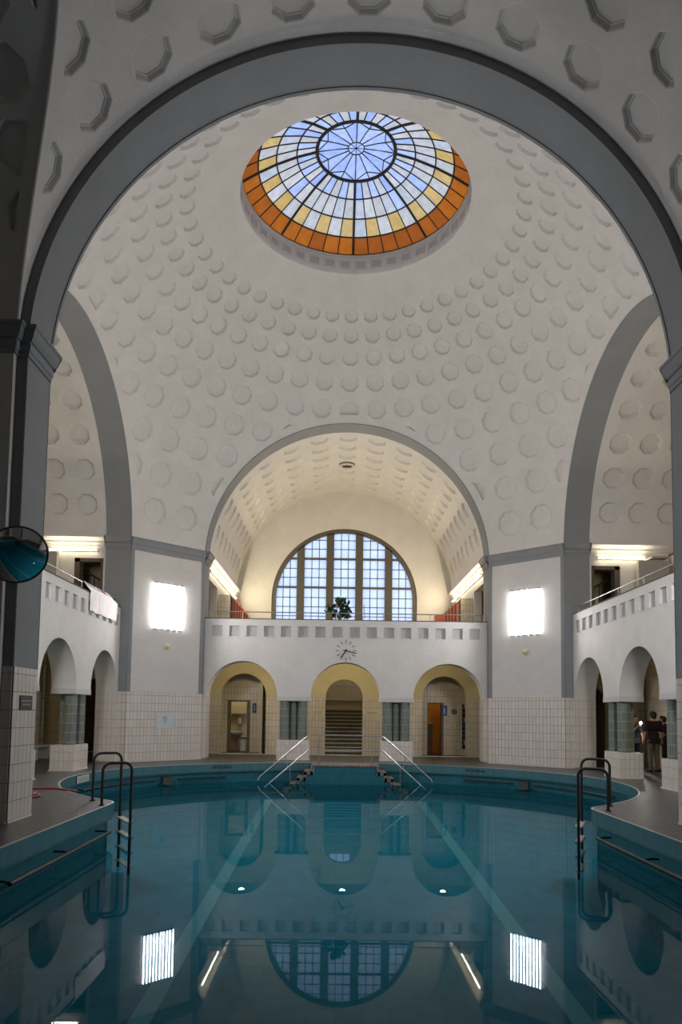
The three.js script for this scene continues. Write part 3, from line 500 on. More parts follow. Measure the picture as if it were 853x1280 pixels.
// ---------------------------------------------------------------- rooms behind the far ambulatory wall
{
  // shell round the three rooms and the stairwell
  const shell = structure('wall_back_rooms'), m = M.beige;
  mesh('partition', new MB().box(-1.45, -1.15, 0, 5.2, -15.5, -BACK - 0.3).box(1.15, 1.45, 0, 5.2, -15.5, -BACK - 0.3), M.beige, shell);
  mesh('outer_wall', [new MB().box(-10.8, -1.2, 0, 3.75, -15.5, -15.2), new MB().box(1.2, 10.8, 0, 3.75, -15.5, -15.2)], m, shell);
  const sw = rectShape(-1.3, 1.3, 0, 5.2); sw.holes.push(rectHole(-0.5, 0.42, 3.5, 4.3)); mesh('stair_end_wall', slab(sw, -15.5, -15.25), M.yellow, shell);
  mesh('stair_ceiling', new MB().box(-1.4, 1.4, 5.0, 5.2, -15.5, -10.6), M.ceil, shell);
  for (const s of [-1, 1]) {
    // recess wall behind each side arch, with its doorway
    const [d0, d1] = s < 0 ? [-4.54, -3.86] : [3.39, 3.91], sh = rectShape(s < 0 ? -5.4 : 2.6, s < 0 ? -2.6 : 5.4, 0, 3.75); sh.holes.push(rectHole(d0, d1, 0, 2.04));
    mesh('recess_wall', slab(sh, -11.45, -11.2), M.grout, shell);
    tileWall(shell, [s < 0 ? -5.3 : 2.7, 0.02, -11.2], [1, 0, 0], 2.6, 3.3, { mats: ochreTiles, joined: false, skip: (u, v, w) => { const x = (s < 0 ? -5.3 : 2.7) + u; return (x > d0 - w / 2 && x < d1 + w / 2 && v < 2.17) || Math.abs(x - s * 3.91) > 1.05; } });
    const px = s < 0 ? -3.3 : 4.98; mesh('recess_side', new MB().box(px, px + 0.1, 0, 3.75, -11.2, -BACK - 0.3), M.ceil, shell); mesh('recess_return', new MB().box(s < 0 ? -4.98 : 2.85, s < 0 ? -4.9 : 2.95, 0, 3.75, -11.2, -BACK - 0.3), M.beige, shell);
    mesh('recess_ceiling', new MB().box(s < 0 ? -5.4 : 2.6, s < 0 ? -2.6 : 5.4, 3.5, 3.75, -15.2, -BACK - 0.3), M.ceil, shell);
    // small room beyond
    const z = -13.1; mesh('room_wall', [new MB().box(s < 0 ? -5.6 : 2.6, s < 0 ? -2.6 : 5.6, 0, 3.5, z - 0.1, z), new MB().box(s < 0 ? -5.6 : 2.6, s < 0 ? -5.5 : 2.7, 0, 3.5, z, -11.35), new MB().box(s < 0 ? -2.7 : 5.5, s < 0 ? -2.6 : 5.6, 0, 3.5, z, -11.35)], s < 0 ? M.yellow : M.woodAmber, shell);
  }
  tileWall(shell, [-5.3, 0.02, -13.1], [1, 0, 0], 2.4, 1.5, { mats: ochreTiles, tw: 0.15, th: 0.15, joined: true });
  for (const s of [-1, 1]) mesh('passage', [new MB().box(s * 9.5 - 1.1, s * 9.5 + 1.1, 0, 3.75, -15.5, -15.3), new MB().box(s * 9.5 - 1.1, s * 9.5 - 0.9, 0, 3.75, -15.3, -10.65), new MB().box(s * 9.5 + 0.9, s * 9.5 + 1.1, 0, 3.75, -15.3, -10.65), new MB().box(s * 9.5 - 1.1, s * 9.5 + 1.1, 3.5, 3.75, -15.3, -10.65)], M.yellow, shell);
  // staircase up to the gallery
  const st = structure('floor_stairs');
  for (let i = 0; i < 12; i++) { const z = -10.6 - 0.28 * i, y = 0.15 * (i + 1); mesh('step', new MB().box(-1.15, 1.15, 0, y - 0.03, z - 0.3, z), M.terrazzo, st); mesh('tread', new MB().box(-1.15, 1.15, y - 0.03, y, z - 0.3, z + 0.025), M.beige, st); }
  mesh('landing', new MB().box(-1.15, 1.15, 0, 1.8, -15.2, -13.95), M.terrazzo, st);
  mesh('landing_wall', new MB().box(-1.15, 1.15, 1.8, 2.2, -14.3, -14.2), M.beige, st); mesh('landing_beam', new MB().box(-1.15, 1.15, 2.2, 2.29, -14.35, -14.12), M.impost, st);
  for (let i = 0; i < 14; i++) mesh('baluster', new MB().box(-1.1 + i * 0.165, -1.04 + i * 0.165, 2.29, 2.85, -14.27, -14.21), M.impost, st);
  mesh('handrail', new MB().box(-1.15, 1.15, 2.85, 2.91, -14.3, -14.18), M.impost, st);
  const w3 = structure('window_3'); const pm = phys([0.62, 0.70, 0.86], { transmission: 0.8, roughness: 0.92, thickness: 0 });
  for (let i = 0; i < 3; i++) for (let j = 0; j < 2; j++) mesh('pane', new MB().quad([-0.5 + i * 0.307, 3.5 + j * 0.4, -15.38], [-0.5 + (i + 1) * 0.307, 3.5 + j * 0.4, -15.38], [-0.5 + (i + 1) * 0.307, 3.9 + j * 0.4, -15.38], [-0.5 + i * 0.307, 3.9 + j * 0.4, -15.38], [0, 0, 1]), pm, w3);
  const fb = new MB(); for (let i = 0; i < 4; i++) fb.box(-0.515 + i * 0.307, -0.485 + i * 0.307, 3.5, 4.3, -15.4, -15.35); for (const y of [3.5, 3.9, 4.3]) fb.box(-0.5, 0.42, y - 0.015, y + 0.015, -15.4, -15.35); mesh('window_frame', fb, M.bronze, w3);
}

// ---------------------------------------------------------------- the near hall round the camera
{
  const w = structure('wall_near'), z0 = S + T + 0.12, zj = SC + SR;
  const f = new MB();
  for (const s of [-1, 1]) {
    const b = (x0, x1, y0, y1, a, c) => f.box(Math.min(s * x0, s * x1), Math.max(s * x0, s * x1), y0, y1, a, c);
    b(FZ + WT, 10.95, 0, HS, z0 - 0.3, z0);                     // wall that faces the near hall beside the corner pier
    b(NR, SX + 0.3, 0, HS, zj, zj + 0.3); b(NR, NR + 0.3, 0, HS, zj, NEND + 0.3);   // far side of the cross aisle, then the hall's own wall
    b(SX, SX + 0.3, 0, HS + SR, z0, zj + 0.3);                     // end of the cross aisle
  }
  mesh('side_walls', f, M.white, w);
  const e = rectShape(-NR - 0.3, NR + 0.3, 0, HS + NR + 0.2); e.holes.push(rectHole(-3.5, -0.7, 0.0, 6.2), rectHole(0.7, 3.5, 0.0, 6.2)); mesh('end_wall', slab(e, NEND, NEND + 0.3), M.white, w);
  const lobby = new MB().box(-5.4, 5.4, 0, 6.7, NEND + 6.0, NEND + 6.2).box(-5.6, -5.4, 0, 6.7, NEND + 0.3, NEND + 6.2).box(5.4, 5.6, 0, 6.7, NEND + 0.3, NEND + 6.2).box(-5.6, 5.6, 6.5, 6.7, NEND + 0.3, NEND + 6.2).box(-5.6, 5.6, -0.2, 0, NEND + 0.3, NEND + 6.2); mesh('unlit_lobby', lobby, M.white, w);
  const o = structure('wall_outer'); const g = new MB();           // closes the corners outside the rooms
  for (const s of [-1, 1]) { g.box(Math.min(s * 10.65, s * 10.9), Math.max(s * 10.65, s * 10.9), 0, GAL, -15.5, 7.8); }
  mesh('shell', g, M.white, o);
}

// ---------------------------------------------------------------- deck, pool, water
const outline = (() => {
  const p = [], C = -0.2, RN = 6.7, X = 4.17, NZ = 16.4, zc = C + Math.sqrt(RN * RN - X * X), a1 = Math.atan2(X, zc - C);
  const rightHalf = []; for (let i = 0; i <= 22; i++) rightHalf.push([X, NZ - (NZ - zc - 0.3) * i / 22]);
  const e = [RN * Math.sin(a1 + 0.05), C + RN * Math.cos(a1 + 0.05)], s = [X, zc + 0.3], k = [X, zc];
  for (let i = 1; i < 8; i++) { const t = i / 8; rightHalf.push([0, 1].map((j) => (1 - t) ** 2 * s[j] + 2 * t * (1 - t) * k[j] + t * t * e[j])); }
  for (let i = 0; i <= 30; i++) { const a = a1 + 0.05 + (Math.PI / 2 - a1 - 0.05) * i / 30; rightHalf.push([RN * Math.sin(a), C + RN * Math.cos(a)]); }
  for (let i = 1; i <= 40; i++) { const a = Math.PI / 2 * i / 40; rightHalf.push([RN * Math.cos(a), C - 5.75 * Math.sin(a)]); }
  const left = rightHalf.slice(0, -1).reverse().map(([x, z]) => [-x, z]);
  return [...rightHalf, ...left];
})();
function offset(d) { const n = outline.length; return outline.map((p, i) => { const a = outline[(i + n - 1) % n], b = outline[(i + 1) % n]; const e = norm([b[0] - a[0], 0, b[1] - a[1]]); return [p[0] + -e[2] * -d, p[1] + e[0] * -d]; }); }
function belt(mb, pa, ya, pb, yb) { const n = pa.length; for (let i = 0; i < n; i++) { const j = (i + 1) % n; mb.quad([pa[i][0], ya, pa[i][1]], [pa[j][0], ya, pa[j][1]], [pb[j][0], yb, pb[j][1]], [pb[i][0], yb, pb[i][1]]); } return mb; }
{
  const grow = (d) => { const test = offset(d); return Math.max(...test.map((p) => p[0])) > Math.max(...outline.map((p) => p[0])) ? test : offset(-d); };
  const out1 = grow(0.10);
  const deckS = new THREE.Shape([[-10.9, 15.5], [10.9, 15.5], [10.9, -20.9], [-10.9, -20.9]].map(([x, y]) => new THREE.Vector2(x, y)));
  deckS.holes.push(new THREE.Path(outline.map(([x, z]) => new THREE.Vector2(x, -z))));
  const dg = new THREE.ShapeGeometry(deckS); dg.rotateX(-Math.PI / 2);
  const floor = structure('floor'); mesh('deck', boxUV(dg), M.deck, floor);
  mesh('subfloor', new MB().box(-10.9, 10.9, -2.9, -2.7, -15.5, 20.9), M.white, floor);
  const nose = new MB(); belt(nose, grow(0.04), 0.006, grow(-0.008), 0.004); belt(nose, grow(-0.008), 0.004, grow(-0.008), -0.03); mesh('edge_strip', nose, std([0.42, 0.44, 0.44], { roughness: 0.3 }), floor);
  const pool = structure('floor_pool');
  const along = (mb) => { const g = mb.geo(), p = g.attributes.position, uv = g.attributes.uv; let s = 0; const per = outline.map((q, i) => { if (i) s += Math.hypot(q[0] - outline[i - 1][0], q[1] - outline[i - 1][1]); return s; }); const near = (x, z) => { let b = 0, d = 1e9; outline.forEach((q, i) => { const e = (q[0] - x) ** 2 + (q[1] - z) ** 2; if (e < d) { d = e; b = i; } }); return per[b]; }; for (let i = 0; i < p.count; i++) uv.setXY(i, near(p.getX(i), p.getZ(i)), p.getY(i)); return g; };
  mesh('rim', along(belt(new MB(), outline, 0, outline, -0.235)), M.rim, pool);
  const ledge = new MB(); belt(ledge, outline, -0.235, grow(-0.025), -0.25); belt(ledge, grow(-0.025), -0.25, grow(-0.025), -0.275); belt(ledge, grow(-0.025), -0.275, out1, -0.29); mesh('overflow_ledge', ledge, M.rim, pool);
  mesh('basin_wall', along(belt(new MB(), out1, -0.29, out1, -2.4)), M.pool, pool);
  const fs = new THREE.ShapeGeometry(new THREE.Shape(out1.map(([x, z]) => new THREE.Vector2(x, -z)))); fs.rotateX(-Math.PI / 2);
  const depth = (z) => -1.25 - 0.04 * z; { const p = fs.attributes.position; for (let i = 0; i < p.count; i++) p.setY(i, depth(p.getZ(i))); fs.computeVertexNormals(); } mesh('basin_floor', boxUV(fs), M.poolFloor, pool);
  for (const x of [-2.35, 2.35]) mesh('lane_line', new MB().quad([x - 0.12, depth(-4.6) + 0.01, -4.6], [x + 0.12, depth(-4.6) + 0.01, -4.6], [x + 0.12, depth(15.5) + 0.01, 15.5], [x - 0.12, depth(15.5) + 0.01, 15.5], [0, 1, 0]), M.lane, pool);
  // entry platform with steps down to either side
  const pl = new MB().box(-1.02, 1.02, -1.3, -0.035, -5.95, -4.75); mesh('platform', pl, M.pool, pool);
  mesh('platform_top', new MB().box(-1.05, 1.05, -0.035, 0.004, -6.0, -4.72), M.step, pool);
  for (const s of [-1, 1]) for (let i = 0; i < 4; i++) { const x0 = 1.02 + i * 0.22, y = -0.19 * (i + 1); const X = (p, q) => [Math.min(s * p, s * q), Math.max(s * p, s * q)]; const b = new MB(); b.box(...X(x0 - 0.02, x0 + 0.27), y - 0.10, y, -5.9, -4.71).box(...X(x0 - 0.05, x0 + 0.06), y - 0.10, y + 0.17, -5.9, -4.71); mesh('pool_step', b, M.step, pool); mesh('step_core', new MB().box(...X(x0, x0 + 0.23), -1.3, y - 0.07, -5.9, -4.745), M.pool, pool); }
  // the water
  const water = structure('water'); const ws = new THREE.ShapeGeometry(new THREE.Shape(out1.map(([x, z]) => new THREE.Vector2(x, -z)))); ws.rotateX(-Math.PI / 2); ws.translate(0, WATER, 0);
  const wm = phys([0.50, 0.80, 0.84], { transmission: 1, roughness: 0, thickness: 0, ior: 1.33, specularIntensity: 0.42 });
  mesh('water_surface', boxUV(ws), wm, water);
  // depth marks on the rim
  const font = await new FontLoader().loadAsync('fonts/droid/droid_sans_bold.typeface.json');
  const mark = (text, x) => { const g = new TextGeometry(text, { font, size: 0.095, depth: 0.004, curveSegments: 3 }); g.computeBoundingBox(); const wdt = g.boundingBox.max.x; g.translate(-wdt / 2, 0, 0); const t = mesh('depth_mark', g, M.black, pool); const z = -0.2 - 5.75 * Math.sqrt(1 - (x / 6.7) ** 2); t.position.set(x, -0.15, z); const slope = 5.75 * x / (6.7 * 6.7 * Math.sqrt(1 - (x / 6.7) ** 2)); t.rotation.y = -Math.atan(slope) * 1.0; t.translateZ(0.012); };
  mark('WT 0,70 m', -3.85); mark('WT 0,90 m', 4.05);
}

// ---------------------------------------------------------------- lamps
const tubeGeo = new THREE.CylinderGeometry(0.0135, 0.0135, 1.46, 10, 1, false);
function lampPanel(sx, sz, label, area = PANEL.area) {
  const d = (S + A) / 2, o = thing('lamp_panel', label, 'wall lamp', [sx * d, 5.05, sz * d], Math.atan2(-sx, -sz), 'banks of fluorescent tubes on the corner walls');
  for (let b = 0; b < 5; b++) {
    const x = (b - 2) * 0.232;
    const bt = mesh('batten', new MB().box(x - 0.035, x + 0.035, -0.75, 0.75, 0.005, 0.04), M.capWhite, o);
    for (const y of [-0.765, 0.765]) mesh('end_bracket', new MB().box(x - 0.085, x + 0.085, y - 0.014, y + 0.014, 0.005, 0.085), M.railgrey, bt);
    for (const s of [-1, 1]) {
      const t = mesh('tube', tubeGeo, G.panel, bt); t.position.set(x + s * 0.062, 0, 0.07);
      const l = new THREE.RectAreaLight(new THREE.Color().setRGB(...PANEL.color), area, 0.027, 1.46); l.position.set(x + s * 0.062, 0, 0.085); l.rotation.y = Math.PI; o.add(l);
    }
  }
  return o;
}
lampPanel(-1, -1, 'bank of ten bright tubes on the wall beside the balcony with the white banner');
lampPanel(1, -1, 'bank of ten bright tubes on the wall beside the balcony above the three visitors');
lampPanel(-1, 1, 'bank of ten tubes on the inner wall of the pier with the round mirror', PANEL.inner);
lampPanel(1, 1, 'bank of ten tubes on the inner wall of the pier opposite the round mirror', PANEL.inner);

function coveTube(turn, s, z, label, grp) {
  const o = thing('cove_lamp', label, 'strip lamp', [0, 0, 0], turn, grp), x = s * (A - 0.09), y = 6.70;
  mesh('batten', new MB().box(Math.min(s * A, s * (A - 0.05)), Math.max(s * A, s * (A - 0.05)), y - 0.03, y + 0.03, z - 0.76, z + 0.76), M.capWhite, o);
  for (const e of [-0.755, 0.755]) mesh('lamp_holder', new MB().box(x - 0.03, x + 0.03, y - 0.03, y + 0.03, z + e - 0.012, z + e + 0.012), M.capWhite, o);
  const t = mesh('tube', tubeGeo, G.cove, o); t.rotation.x = Math.PI / 2; t.position.set(x, y, z); t.scale.set(1.3, 1, 1.3);
  const l = new THREE.RectAreaLight(new THREE.Color().setRGB(...COVE.color), COVE.area, 0.035, 1.46); l.position.set(x - s * 0.022, y, z); l.width = 1.46; l.height = 0.035; { const zl = new THREE.Vector3(s, -0.25, 0).normalize(), xl = new THREE.Vector3(0, 0, 1), yl = new THREE.Vector3().crossVectors(zl, xl); l.quaternion.setFromRotationMatrix(new THREE.Matrix4().makeBasis(xl, yl, zl)); } o.add(l);
}
for (const s of [-1, 1]) for (let i = 0; i < 4; i++) coveTube(0, s, -8.72 - 1.62 * i, `warm cornice tube lamp ${['beside the arch pier', 'second from the arch pier', 'second from the arched window wall', 'beside the arched window wall'][i]}, ${s < 0 ? 'dark red' : 'salmon'} cabin side`, s < 0 ? 'tube lamps above the dark red cabins' : 'tube lamps above the salmon cabins');
for (const [turn, name] of [[Math.PI / 2, 'on the gallery above the white banner'], [-Math.PI / 2, 'on the gallery above the visitors']]) for (const s of [-1, 1]) coveTube(turn, s, -8.75, `warm tube lamp under the cornice ${(s > 0) === (turn > 0) ? 'over the door frame' : 'facing the door frame'} ${name.replace('on the gallery ', '')}`, `tube lamps ${name}`);

function aisleLamp(x, z, label, grp, k = 1) {
  const o = thing('ceiling_lamp', label, 'ceiling lamp', [x, 3.72, z], 0, grp);
  mesh('rim', new THREE.CylinderGeometry(0.2, 0.2, 0.05, 28).translate(0, -0.025, 0), M.capWhite, o); mesh('lens', new THREE.CylinderGeometry(0.18, 0.14, 0.05, 28).translate(0, -0.07, 0), G.aisle, o);
  const p = new THREE.PointLight(new THREE.Color().setRGB(...AISLE.color), AISLE.point * k); p.position.set(0, -0.13, 0); p.shadow.radius = 6; p.castShadow = true; o.add(p);
}
for (const x of [-3.6, 0, 3.6]) aisleLamp(x, -8.5, x < 0 ? 'round ceiling lamp in the passage before the washroom' : x ? 'round ceiling lamp in the passage before the amber room' : 'round ceiling lamp in the passage before the staircase', 'round lamps along the far passage', x > 1 ? 0.45 : x < -1 ? 0.8 : 1);
for (const s of [-1, 1]) for (const z of [-1.2, 3.0]) aisleLamp(s * 8.9, z, `round ceiling lamp behind the ${z < 0 ? 'middle arch' : 'arch beside the pier'} ${s < 0 ? 'below the bannered balcony' : 'on the visitors side'}`, s < 0 ? 'round lamps in the passage below the banner' : 'round lamps in the visitors passage', 0.5);
{ // lamps of the washroom and the amber room
  for (const [x, c, k, label, y = 3.5, z = -12.3] of [[0, [1, 0.9, 0.72], 1.6, 'ceiling lamp over the upper stairs behind the middle arch', 5.0, -13.2], [-4.3, [1, 0.88, 0.6], 1.5, 'ceiling lamp in the washroom behind the arch'], [3.9, [1, 0.62, 0.2], 0.9, 'ceiling lamp in the amber room behind the arch']]) {
    const o = thing('room_lamp', label, 'ceiling lamp', [x, y, z]); mesh('rim', new THREE.CylinderGeometry(0.14, 0.14, 0.04, 20).translate(0, -0.02, 0), M.capWhite, o); mesh('lens', new THREE.CylinderGeometry(0.12, 0.1, 0.04, 20).translate(0, -0.055, 0), glow(c, 4), o);
    const p = new THREE.PointLight(new THREE.Color().setRGB(...c), k); p.position.set(0, -0.1, 0); p.shadow.radius = 4; p.castShadow = true; o.add(p);
  }
}

// ---------------------------------------------------------------- things on and along the walls
const print = (w, h, draw) => { const c = document.createElement('canvas'); c.width = w; c.height = h; draw(c.getContext('2d'), w, h); const t = new THREE.CanvasTexture(c); t.colorSpace = THREE.SRGBColorSpace; return t; };
function plate(name, label, w, h, at, turn, tex, back = M.capWhite) {  // a thin board with a printed face
  const o = thing(name, label, 'sign', at, turn);
  mesh('board', new THREE.BoxGeometry(w, h, 0.012).translate(0, 0, 0.006), back, o);
  const m = new THREE.MeshStandardMaterial({ map: tex, roughness: 0.5 }); mesh('printed_face', new THREE.PlaneGeometry(w - 0.01, h - 0.01).translate(0, 0, 0.0135), m, o);
  return o;
}
const lines = (bg, fg, rows) => print(256, 128, (c, w, h) => { c.fillStyle = bg; c.fillRect(0, 0, w, h); c.fillStyle = fg; let k = 3; for (const [y, x0, x1, th] of rows) { let x = x0 * w; while (x < x1 * w) { k = (k * 37 + 11) % 101; const l = 4 + k % 9; c.fillRect(x, y * h + (k % 3), l, th * h - (k % 4)); x += l + 3 + (k % 5 === 0 ? 9 : 0); } } });
const D = (S + A) / 2, dg = (sx, sz, du, out) => [sx * (D - out / Math.SQRT2) + du / Math.SQRT2, 0, sz * (D - out / Math.SQRT2) + du / Math.SQRT2 * (sx * sz > 0 ? -1 : 1)];
{
  // clock: twelve strokes and two hands straight on the wall
  const o = thing('wall_clock', 'round wall clock of black strokes on the white parapet above the staircase arch', 'clock', [0, 3.8, -FZ]);
  for (let k = 0; k < 12; k++) { const a = k * Math.PI / 6, m = mesh('hour_mark', new THREE.BoxGeometry(0.022, 0.115, 0.012).translate(0, 0.305, 0.008), M.bronze, o); m.rotation.z = -a; }
  const hand = (len, tail, w, deg, z) => { const m = mesh(len > 0.35 ? 'minute_hand' : 'hour_hand', new THREE.BoxGeometry(w, len + tail, 0.01).translate(0, (len - tail) / 2, z), M.black, o); m.rotation.z = -deg * D2R; };
  hand(0.30, 0.06, 0.042, 213.5, 0.022); hand(0.38, 0.1, 0.03, 104, 0.034); mesh('hub', new THREE.CylinderGeometry(0.035, 0.035, 0.045, 16).rotateX(Math.PI / 2).translate(0, 0, 0.022), M.black, o);
}
function rail(turn, label, x0, x1, posts, y = 5.13) {
  const o = thing('balcony_railing', label, 'railing', [0, 0, 0], turn); mesh('rail', new MB().tube([[x0, y, -FZ - 0.15], [x1, y, -FZ - 0.15]], 0.019), M.railgrey, o);
  for (const x of posts) mesh('post', new MB().tube([[x, 4.885, -FZ - 0.15], [x, y, -FZ - 0.15]], 0.014), M.railgrey, o);
}
rail(0, 'thin steel railing on the parapet in front of the large arched window', -4.78, 4.84, [-4.76, -3.64, -2.0, -0.35, 1.3, 2.95, 4.82]);
rail(Math.PI / 2, 'thin steel railing on the parapet that carries the white banner', -4.86, 4.86, [-4.85, -3.2, -1.55, 0.1, 1.75, 3.4, 4.85]);
rail(-Math.PI / 2, 'thin steel railing on the bare parapet above the visitors', -4.86, 4.86, [-4.85, -3.2, -1.55, 0.1, 1.75, 3.4, 4.85]);
{ // banner hung over the rail and the parapet
  const tex = print(512, 256, (c, w, h) => {
    c.fillStyle = '#efe9ea'; c.fillRect(0, 0, w, h); c.fillStyle = '#d9d3d6'; c.fillRect(0, 0, w, h * 0.3);
    c.fillStyle = '#9a8f96'; for (let i = 0; i < 26; i++) c.fillRect(w * (0.04 + i * 0.013), h * (0.12 + (i % 4) * 0.03), 7, h * 0.1); c.fillStyle = '#8b9ab4'; c.fillRect(w * 0.42, h * 0.1, w * 0.13, h * 0.2); c.fillStyle = '#fafafa'; c.fillRect(w * 0.45, h * 0.08, w * 0.05, h * 0.1);
    c.fillStyle = '#8d3d45'; c.fillRect(w * 0.58, h * 0.17, w * 0.2, h * 0.11); c.fillStyle = '#a04c52'; c.fillRect(w * 0.66, h * 0.24, w * 0.16, h * 0.05);
    for (const [x, s, col] of [[0.2, 0.9, '#d8d0d3'], [0.33, 0.95, '#b9b1b6'], [0.36, 0.6, '#dcd5d8'], [0.47, 0.85, '#cbc3c7'], [0.54, 0.7, '#e3c4c6'], [0.62, 0.8, '#e0b6ba'], [0.67, 0.9, '#e7cccd'], [0.74, 0.88, '#b46a72'], [0.79, 0.7, '#dccacc']]) { c.strokeStyle = col; c.lineWidth = 5; c.beginPath(); c.moveTo(w * x, h * 0.36); c.lineTo(w * (x - 0.02), h * s); c.stroke(); }
  });
  const o = thing('banner', 'white cloth banner with faint red strokes hung over the balcony parapet', 'banner', [0, 0, 0], Math.PI / 2);
  const prof = [[5.165, -FZ - 0.16], [5.16, -FZ - 0.12], [5.03, -FZ - 0.05], [4.91, 0.012 - FZ + 0.02], [4.75, -FZ + 0.022], [4.55, -FZ + 0.03], [4.36, -FZ + 0.02]], n = 26, pos = [], uv = [], idx = [];
  for (let i = 0; i <= n; i++) prof.forEach(([y, z], k) => { const t = i / n, top = Math.max(0, 1 - k / 3), x0 = 1.95 - 0.2 * top, x1 = 4.42 - 0.42 * top; pos.push(x0 + (x1 - x0) * t, y + (k > 3 ? 0.012 * Math.sin(t * 19) * (k - 3) / 3 : 0), z + (k > 2 ? 0.012 + 0.012 * Math.sin(t * 23 + k) : 0)); uv.push(t, 1 - k / (prof.length - 1)); });
  for (let i = 0; i < n; i++) for (let k = 0; k + 1 < prof.length; k++) { const a = i * prof.length + k, b = a + prof.length; idx.push(a, a + 1, b, b, a + 1, b + 1); }
  const g = new THREE.BufferGeometry(); g.setAttribute('position', new THREE.Float32BufferAttribute(pos, 3)); g.setAttribute('uv', new THREE.Float32BufferAttribute(uv, 2)); g.setIndex(idx); g.computeVertexNormals();
  mesh('cloth', g, new THREE.MeshStandardMaterial({ map: tex, roughness: 0.9, side: THREE.DoubleSide }), o);
  mesh('eyelet_cord', new MB().tube([[4.0, 5.165, -FZ - 0.12], [4.5, 4.92, -FZ - 0.02]], 0.012), M.black, o);
}
{ // round traffic mirror on the near pier
  const o = thing('convex_mirror', 'round convex mirror with dark rim mounted high on the tiled pier', 'mirror', [-4.78, 3.735, 8.15]), q = new THREE.Quaternion().setFromUnitVectors(new THREE.Vector3(0, 0, 1), new THREE.Vector3(0.55, -0.50, 0.67).normalize()), r = 0.405, R = 0.95, hmax = R - Math.sqrt(R * R - r * r);
  o.quaternion.copy(q);
  mesh('mirror_face', new THREE.LatheGeometry(Array.from({ length: 25 }, (_, i) => { const a = r * i / 24; return new THREE.Vector2(a, Math.sqrt(R * R - a * a) - (R - hmax)); }).reverse(), 64).rotateX(Math.PI / 2), std([0.62, 0.66, 0.68], { metalness: 1, roughness: 0.02 }), o);
  mesh('rim', new THREE.TorusGeometry(r + 0.004, 0.013, 10, 64), M.black, o); mesh('back_shell', new THREE.SphereGeometry(r, 40, 12, 0, 2 * Math.PI, 0, Math.PI / 2).scale(1, 0.25, 1).rotateX(-Math.PI / 2).translate(0, 0, -0.005), M.black, o);
  const inv = q.clone().invert(), p = (v) => new THREE.Vector3(...v).sub(o.position).applyQuaternion(inv).toArray();
  mesh('wall_bracket', new MB().tube([[0, 0, -0.08], p([-5.0, 3.74, 7.76])], 0.022), M.black, o);
}
plate('notice_plate', 'small black notice plate with pale lettering on the tiled pier below the mirror', 0.42, 0.215, [-A + 0.022, 1.70, 7.33], Math.PI / 2, lines('#0b0b0c', '#8d8d8d', [[0.3, 0.1, 0.9, 0.13], [0.56, 0.2, 0.84, 0.13]]), M.black);
plate('warning_sheet', 'pale sheet with a no-diving pictogram on the tiled wall below the tubes', 0.70, 0.47, [dg(-1, -1, 0.02, 0.026)[0], 1.295, dg(-1, -1, 0.02, 0.026)[2]], Math.PI / 4, print(256, 172, (c, w, h) => {
  c.fillStyle = '#b9c3c8'; c.fillRect(0, 0, w, h); c.strokeStyle = '#4a3438'; c.fillStyle = '#3a3033'; c.lineWidth = 4; const x = w * 0.47, y = h * 0.36; c.beginPath(); c.arc(x, y, 28, 0, 6.3); c.stroke();
  c.beginPath(); c.moveTo(x - 22, y - 22); c.lineTo(x + 22, y + 22); c.stroke(); c.beginPath(); c.moveTo(x + 12, y - 16); c.lineTo(x - 8, y + 4); c.lineTo(x - 14, y + 20); c.stroke(); c.beginPath(); c.arc(x - 12, y - 12, 6, 0, 6.3); c.fill(); c.lineWidth = 3; c.beginPath(); c.moveTo(x - 22, y + 48); c.quadraticCurveTo(x, y + 34, x + 24, y + 46); c.stroke();
}));
const dirs = lines('#c9bb98', '#5b4c38', [[0.22, 0.22, 0.92, 0.14], [0.6, 0.36, 0.84, 0.16], [0.4, 0.06, 0.14, 0.12]]);
plate('direction_sign', 'small cream sign with two lines beside the stairs on the washroom side', 0.56, 0.17, [-1.06, 1.635, -BACK + 0.02], 0, dirs); plate('direction_sign', 'small cream sign with two lines beside the stairs on the amber room side', 0.56, 0.17, [1.10, 1.65, -BACK + 0.02], 0, lines('#c9bb98', '#5b4c38', [[0.22, 0.08, 0.78, 0.14], [0.6, 0.16, 0.66, 0.16], [0.4, 0.86, 0.94, 0.12]]));
plate('door_sign', 'narrow blue sign beside the washroom doorway', 0.16, 0.38, [-3.575, 1.79, -11.17], 0, print(64, 128, (c, w, h) => { c.fillStyle = '#27466b'; c.fillRect(0, 0, w, h); c.fillStyle = '#9db3c4'; c.fillRect(20, 30, 24, 10); c.fillRect(26, 48, 12, 50); }), M.black);
plate('door_sign', 'blue sign with a white figure beside the amber doorway', 0.23, 0.40, [4.03, 1.80, -11.17], 0, print(64, 128, (c, w, h) => { c.fillStyle = '#2a4f86'; c.fillRect(0, 0, w, h); c.fillStyle = '#c4d0d8'; c.beginPath(); c.arc(32, 38, 9, 0, 6.3); c.fill(); c.fillRect(24, 52, 16, 30); c.fillRect(24, 84, 6, 28); c.fillRect(34, 84, 6, 28); }), M.black);
{ const o = thing('round_sign', 'round dark sign on the tiles between amber door and curtain', 'sign', [4.43, 1.75, -11.175]); mesh('disc', new THREE.CylinderGeometry(0.11, 0.11, 0.014, 28).rotateX(Math.PI / 2), M.dark, o); mesh('symbol', new THREE.TorusGeometry(0.055, 0.014, 8, 24).translate(0, 0, 0.01), std([0.35, 0.4, 0.36]), o); }
